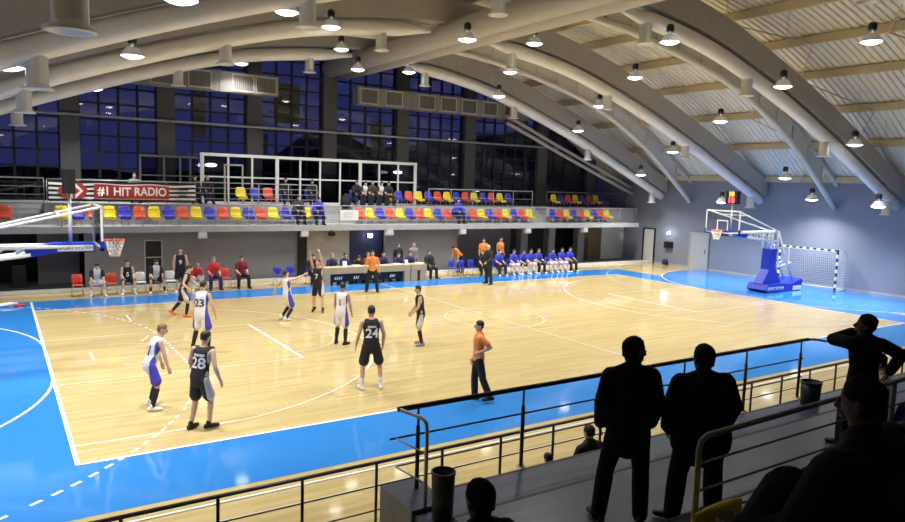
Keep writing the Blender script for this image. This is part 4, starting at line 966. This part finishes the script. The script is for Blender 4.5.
tsit('person in black at the left end of the scorer table, beside the shooter', -2.95, 10.1, top=('jacket', 'cloth_black'), bottom=('trousers', 'cloth_black'), shoes='cloth_black')
tsit('official in navy sitting first from the left at the scorer table', -1.95, hair='hair_grey', **NV)
tsit('official in navy sitting second from the left at the scorer table', -1.3, hair='hair_dark', **NV)
tsit('person in black bowing low at the scorer table, third from left', -.72, lean=.6, top=('jacket', 'cloth_black'), bottom=('trousers', 'cloth_black'), shoes='cloth_black')
tsit('official with red and black top left of the far referee', -.1, top=('tee', 'cloth_maroon'), bottom=('trousers', 'cloth_black'), shoes='cloth_black', hair='hair_blond')
tsit('official in navy just right of the far referee', .72, **NV)
tsit('official in navy right of the table middle', 1.5, lean=.3, **NV)
tsit('official in navy at the right end of the scorer table', 2.2, **NV)
tsit('person in black slumped on a chair right of the tables', 3.3, 10.1, lean=-.1, top=('jacket', 'cloth_black'), bottom=('trousers', 'cloth_black'), shoes='cloth_black')
person('man in black standing behind the officials at the right table', (1.95, 10.95), (0, -1), h=1.70, vox=.019, eyes=False, top=('jacket', 'cloth_black'), bottom=('trousers', 'cloth_black'), shoes='cloth_black')
person('man in grey jacket standing behind the right end of the tables', (2.85, 10.95), (0, -1), h=1.72, vox=.019, eyes=False, top=('jacket', 'cloth_grey'), bottom=('trousers', 'cloth_black'), shoes='cloth_black', hair='hair_grey')
for x, wd, hh, l in ((-1.62, .2, .26, 'white number flip card standing at the left of the scorer table'), (.0 + 1.62, .16, .22, 'white box standing near the right of the scorer table')):
    tag(MB().prism([(x-wd/2, 9.4, .81), (x+wd/2, 9.4, .81), (x+wd/2, 9.5, .81+hh), (x-wd/2, 9.5, .81+hh)], (0, .03, 0)).build('card', 'paper'), l, 'card')
for i, x in enumerate((-1.0, 1.1, 2.4)): tag(MB().bx(x-.2, x+.2, 9.4, 9.7, .81, .86).build('paper_stack', 'paper'), 'low stack of white paper on the scorer tables, %s from the left' % ORD[i], 'paper')
# blue team bench
for i, x in enumerate((4.72, 5.32, 5.92)): chair(x, 10.0, 'blue', 'empty blue chair between tables and blue bench, %s from the left' % ORD[i], 'empty blue chairs right of the tables')
BX8 = [7.35, 8.3, 8.9, 9.45, 10.05, 11.0, 11.75, 12.4]
for i, x in enumerate(BX8):
    chair(x, 9.75, 'blue', 'blue chair under the %s player of the blue bench from the left' % ORD[i], 'chairs of the blue bench')
    sit('seated player in blue shirt on the far bench, %s from the left' % ORD[i], x, 9.72, lean=(.1, .2, .35, .25, .15, .3, .2, .12)[i], top=('tee', 'cloth_blue'), bottom=('shorts' if i in (1, 2, 3, 5, 6) else 'trousers', 'cloth_white' if i in (1, 3, 5, 6) else 'cloth_black'), socks=('cloth_white', 'low'), spread=.2, hair='hair_dark')
person('man in orange shirt standing behind the coach', (7.5, 11.3), (-.3, -1), h=1.85, vox=.019, eyes=False, top=('tee', 'cloth_orange'), bottom=('trousers', 'cloth_black'), shoes='cloth_black')
person('man in orange shirt standing behind the first players of the blue bench', (8.65, 11.3), (.2, -1), h=1.88, vox=.019, eyes=False, top=('tee', 'cloth_orange'), bottom=('trousers', 'cloth_black'), shoes='cloth_black')
person('man in orange leaning forward by the empty blue chairs', (5.9, 11.2), (-1, -.2), h=1.75, vox=.019, eyes=False, top=('tee', 'cloth_orange'), bottom=('trousers', 'cloth_black'), shoes='cloth_black', pose=dict(lean=(0, .95, .8), LT=(-.08, -.1, -1), RT=(.08, -.1, -1)))
person('substitute in black kneeling left of the blue bench behind the coach', (6.5, 9.9), (-.4, -1), h=1.8, vox=.019, eyes=False, top=('tee', 'cloth_black'), bottom=('trousers', 'cloth_black'), shoes='cloth_black', pose=dict(SIT))
# gallery spectators
def spect(label, x, y, z, seated=True, **kw):
    kw.setdefault('top', ('jacket', 'cloth_black')); kw.setdefault('bottom', ('trousers', 'cloth_black')); kw.setdefault('shoes', 'cloth_black')
    if seated: return sit(label, x, y, z=z, **kw)
    return person(label, (x, y), (0, -1), z=z, vox=.019, eyes=False, **kw)
spect('spectator in blue and dark trousers leaning on the lower gallery rail by the stair gap', -1.95, 12.1, 2.6, True, lean=.4, top=('jacket', 'cloth_blue'))
spect('spectator in dark brown jacket sitting in the lower gallery row near the stairs', -2.82, 12.3, 2.6, True, top=('jacket', 'cloth_brown'))
spect('spectator in blue jacket in the lower gallery row between the seats at right', 6.36, 12.3, 2.6, True, top=('jacket', 'cloth_blue'))

for i, (x, kw, l) in enumerate(((-9.85, dict(top=('jacket', 'cloth_grey'), hair='hair_blond'), 'blond spectator whose head shows above the striped banner'), (-7.33, {}, 'spectator in black right beside the banner end, left of two'), (-6.75, dict(top=('jacket', 'cloth_black'), hair='hair_grey'), 'spectator in black before the cabin door, right of the banner'),
   (-3.05, {}, 'spectator in black behind the pale upper railing, left one'), (-1.72, dict(top=('jacket', 'cloth_black'), bulk=1.2), 'broad spectator in black behind the right end of the pale railing'), (.72, dict(top=('jacket', 'cloth_black')), 'spectator in black at the left of the upper cluster above the paper sign'),
   (1.2, dict(top=('tee', 'warmup')), 'spectator in black and white, second in the upper cluster'), (1.68, dict(top=('jacket', 'cloth_brown'), hair='hair_grey'), 'grey haired spectator in the middle of the upper cluster'), (2.15, dict(top=('tee', 'warmup')), 'spectator in black and white, fourth in the upper cluster'),
   (2.6, dict(top=('jacket', 'cloth_black')), 'spectator in black at the right of the upper cluster beside the yellow seat'))):
    dup(seatp['blue'], (x, 13.5, 3.5), 0, 'blue upper seat under the '+' '.join(l.split(',')[0].split()[:10]))
    spect(l, x, 13.46, 3.5, True, h=1.72, lean=(.1, .2, .05, .1, .3, .25, .35, .1, .3, .2)[i], **kw)
for x, l in ((-1.95, 'blue seat under the spectator in blue leaning on the gallery rail'), (-2.82, 'blue seat under the spectator in dark brown jacket')): dup(seatp['blue'], (x, 12.35, 2.6), 0, l)
dup(seatp['blue'], (6.36, 12.35, 2.6), 0, 'blue seat under the spectator in blue in the right gallery block')
tag(MB().loft([(.1, 13.3, 3.5), (.12, 13.3, 3.75), (.15, 13.32, 4.0)], [(.28, .2), (.3, .22), (.16, .12)], seg=14).build('duffel_bag', 'cloth_black'), 'round black bag on the upper tier left of the spectator cluster', 'bag')
tag(MB().loft([(-14.95, 8.75, .07), (-14.65, 8.8, .08), (-14.45, 8.8, .06)], [(.10, .06), (.14, .08), (.08, .05)], seg=12).build('towel', 'cloth_white'), 'white bundle lying on the blue floor at the left edge', 'towel')
tag(MB().loft([(-14.5, 8.62, .05), (-14.25, 8.66, .05)], [(.08, .045), (.06, .04)], seg=12).build('shoe', 'cloth_red'), 'red shoe beside the white bundle at the left edge', 'shoe')
tag(MB().prism([(-14.5, 13.1, .02), (-14.0, 13.1, .02), (-14.02, 13.1, .95), (-14.48, 13.1, .95)], (0, .45, 0)).build('bin', 'black_plastic'), 'black bin in the dark recess at the left', 'bin')

# ------------------------------------------------------------------ near stands
TIERS = [(-13.35, -14.5, 1.15), (-14.5, -16.05, 1.45), (-16.05, -16.75, 1.75), (-16.75, -17.5, 2.05), (-17.5, -18.45, 2.45), (-18.45, -19.2, 2.75), (-19.2, YN, 3.1)]
for i, (y0, y1, z) in enumerate(TIERS):
    x0 = -11.25 if i < 2 else (-11.9 if i < 4 else -20)
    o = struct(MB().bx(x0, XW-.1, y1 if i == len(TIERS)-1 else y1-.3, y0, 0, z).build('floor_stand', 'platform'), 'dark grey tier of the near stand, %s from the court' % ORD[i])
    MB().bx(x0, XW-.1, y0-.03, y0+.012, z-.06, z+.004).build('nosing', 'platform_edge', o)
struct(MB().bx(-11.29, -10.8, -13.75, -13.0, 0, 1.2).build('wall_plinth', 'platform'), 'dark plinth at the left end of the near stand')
# lower railing on the court floor
t = thing('stand_railing', 'long low dark railing between the parquet and the near stand', 'railing', (0, -12.1, 0))
for k in range(27): x = -15.0+1.03*k; MB().rod((x, 0, 0), (x, 0, 1.06), .021).build('post', 'rail_dark', t)
MB().loft([(-15.2, 0, 1.08), (12, 0, 1.08)], [(.022, .034)]*2, side=(0, 0, 1), seg=12, caps='flat').build('handrail', 'rail_dark', t)
for z in (.74, .40): MB().rod((-15.2, .03, z), (12, .03, z), .011).build('rail', 'rail_dark', t)
# upper railing along the platform edge
t = thing('platform_railing', 'dark railing along the platform edge with curved ends before the standing men', 'railing', (0, -13.27, 1.15))
for x in (-10.95, -9.38, -7.8, -6.22, -4.65, -3.05):
    p = MB().rod((x, 0, 0), (x, 0, .82), .026).rod((x, 0, .82), (x, 0, 1.03), .014).build('post', 'rail_dark', t); MB().lathe([(.0, .012), (.055, .012), (.06, 0)], (x, 0, 0), 14).build('foot_plate', 'rail_steel', p)
MB().tube([(-11.1, -.45, 0), (-11.1, -.45, .93), (-11.1, -.43, 1.0), (-11.11, -.36, 1.04), (-11.2, -.04, 1.05), (-11.2, 0, 1.05), (-11.1, .0, 1.05)], .022, 10).build('end_bend', 'rail_grey', t)
MB().tube([(-11.22, 0, 1.05), (-2.85, 0, 1.05)], .032, 12).build('handrail', 'rail_dark', t)
MB().tube([(-2.85, 0, 1.05), (-2.72, -.06, 1.05), (-2.62, -.5, 1.05), (-2.6, -.9, .98)], .024, 10).build('end_bend', 'rail_grey', t)
MB().rod((-11.3, .03, .70), (-2.9, .03, .70), .013).build('rail', 'rail_dark', t); MB().rod((-11.2, .03, .36), (-2.9, .03, .36), .010).build('rail', 'rail_dark', t)
for z in (.70, .36): MB().rod((-11.22, .03, z), (-11.1, -.45, z-.05), .011).build('rail', 'rail_grey', t)
def bin_(x, y, z, h, r, l):
    t = thing('trash_bin', l, 'bin', (x, y, z)); MB().lathe([(0, 0), (r*.88, 0), (r, h), (r*.93, h), (r*.85, .03), (0, .03)], seg=22).build('body', 'black_plastic', t)
    MB().lathe([(r*1.0, h-.015), (r*1.05, h-.01), (r*1.05, h+.02), (r*.95, h+.02)], seg=22).build('rim', 'black', t)
bin_(-11.03, -13.97, 1.15, .52, .13, 'black bin on the platform by the left end of the railing')
bin_(-3.25, -13.62, 1.15, .40, .17, 'black bin on the platform by the right end of the railing')
tag(MB().bx(-10.42, -10.25, -13.88, -13.78, 1.15, 1.156).build('paper_scrap', 'paper'), 'scrap of white paper lying on the platform beside the left bin', 'paper')
# railing in the near stand
t = thing('stand_handrail', 'grey three-bar handrail in the stand just before the big seated man', 'railing', (0, -17.6, 2.35))
MB().tube([(-11.6, 0, 0), (-11.6, 0, .93), (-11.585, 0, .985), (-11.53, 0, 1.01), (-6.2, 0, 1.08)], .018, 12).build('handrail', 'rail_near', t)
for x in (-9.3, -7.2): MB().rod((x, 0, 0), (x, 0, 1.05), .022).build('post', 'rail_near', t)
for z in (.85, .68, .50): MB().rod((-11.6, 0, z), (-6.2, 0, z), .008).build('rail', 'rail_near', t)
s1 = dup(seatp['yellow'], (-12.03, -17.83, 2.45), PI, 'yellow seat at the bottom edge below the men standing at the rail'); s2 = dup(seatp['yellow'], (-11.52, -17.83, 2.45), PI, 'yellow seat at the bottom edge under the big seated man\'s knees')
for o in (s1, s2): o['group'] = 'seats of the near stand'
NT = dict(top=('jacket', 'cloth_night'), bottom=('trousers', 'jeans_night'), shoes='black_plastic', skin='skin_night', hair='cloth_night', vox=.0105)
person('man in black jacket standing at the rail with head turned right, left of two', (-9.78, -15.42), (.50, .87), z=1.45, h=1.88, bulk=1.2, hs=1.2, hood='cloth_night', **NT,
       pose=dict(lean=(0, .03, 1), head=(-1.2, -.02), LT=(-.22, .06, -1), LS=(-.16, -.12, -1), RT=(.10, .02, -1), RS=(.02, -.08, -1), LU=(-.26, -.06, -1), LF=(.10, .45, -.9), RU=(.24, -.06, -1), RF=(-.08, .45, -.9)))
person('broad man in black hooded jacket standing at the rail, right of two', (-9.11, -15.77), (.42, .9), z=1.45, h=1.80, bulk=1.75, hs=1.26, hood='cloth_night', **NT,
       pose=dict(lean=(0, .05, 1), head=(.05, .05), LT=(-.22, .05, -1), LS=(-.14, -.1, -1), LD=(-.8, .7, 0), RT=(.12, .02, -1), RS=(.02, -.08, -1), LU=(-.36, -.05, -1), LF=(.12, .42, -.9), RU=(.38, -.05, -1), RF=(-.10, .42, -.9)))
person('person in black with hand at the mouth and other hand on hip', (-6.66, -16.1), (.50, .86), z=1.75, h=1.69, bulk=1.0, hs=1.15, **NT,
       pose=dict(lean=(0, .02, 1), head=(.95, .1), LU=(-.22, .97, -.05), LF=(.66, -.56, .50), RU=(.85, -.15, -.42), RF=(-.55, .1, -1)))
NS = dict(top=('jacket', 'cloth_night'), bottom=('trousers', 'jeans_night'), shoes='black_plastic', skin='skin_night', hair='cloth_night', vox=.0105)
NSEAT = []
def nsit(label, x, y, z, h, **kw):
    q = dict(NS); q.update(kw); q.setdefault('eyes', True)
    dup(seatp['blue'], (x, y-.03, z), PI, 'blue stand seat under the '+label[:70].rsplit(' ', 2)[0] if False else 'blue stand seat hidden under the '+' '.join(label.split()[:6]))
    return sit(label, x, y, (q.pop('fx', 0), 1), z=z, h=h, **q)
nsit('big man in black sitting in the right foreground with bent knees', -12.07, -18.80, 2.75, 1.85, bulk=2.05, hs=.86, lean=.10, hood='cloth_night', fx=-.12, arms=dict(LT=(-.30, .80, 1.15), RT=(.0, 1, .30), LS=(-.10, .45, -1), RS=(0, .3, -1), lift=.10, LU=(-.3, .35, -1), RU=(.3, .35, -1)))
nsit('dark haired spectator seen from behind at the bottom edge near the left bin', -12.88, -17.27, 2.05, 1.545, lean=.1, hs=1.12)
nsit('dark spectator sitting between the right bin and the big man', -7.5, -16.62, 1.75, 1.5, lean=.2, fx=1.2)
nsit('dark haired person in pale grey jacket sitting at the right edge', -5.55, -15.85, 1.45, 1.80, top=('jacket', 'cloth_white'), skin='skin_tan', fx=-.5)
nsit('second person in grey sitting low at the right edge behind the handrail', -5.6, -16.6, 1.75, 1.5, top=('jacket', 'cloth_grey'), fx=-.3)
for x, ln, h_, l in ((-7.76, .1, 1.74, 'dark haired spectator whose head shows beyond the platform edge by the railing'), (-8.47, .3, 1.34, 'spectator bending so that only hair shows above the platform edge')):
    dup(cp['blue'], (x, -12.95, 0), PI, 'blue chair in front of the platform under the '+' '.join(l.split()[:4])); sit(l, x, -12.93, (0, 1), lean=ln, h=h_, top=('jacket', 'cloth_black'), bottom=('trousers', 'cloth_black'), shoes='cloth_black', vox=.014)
flush_decals()
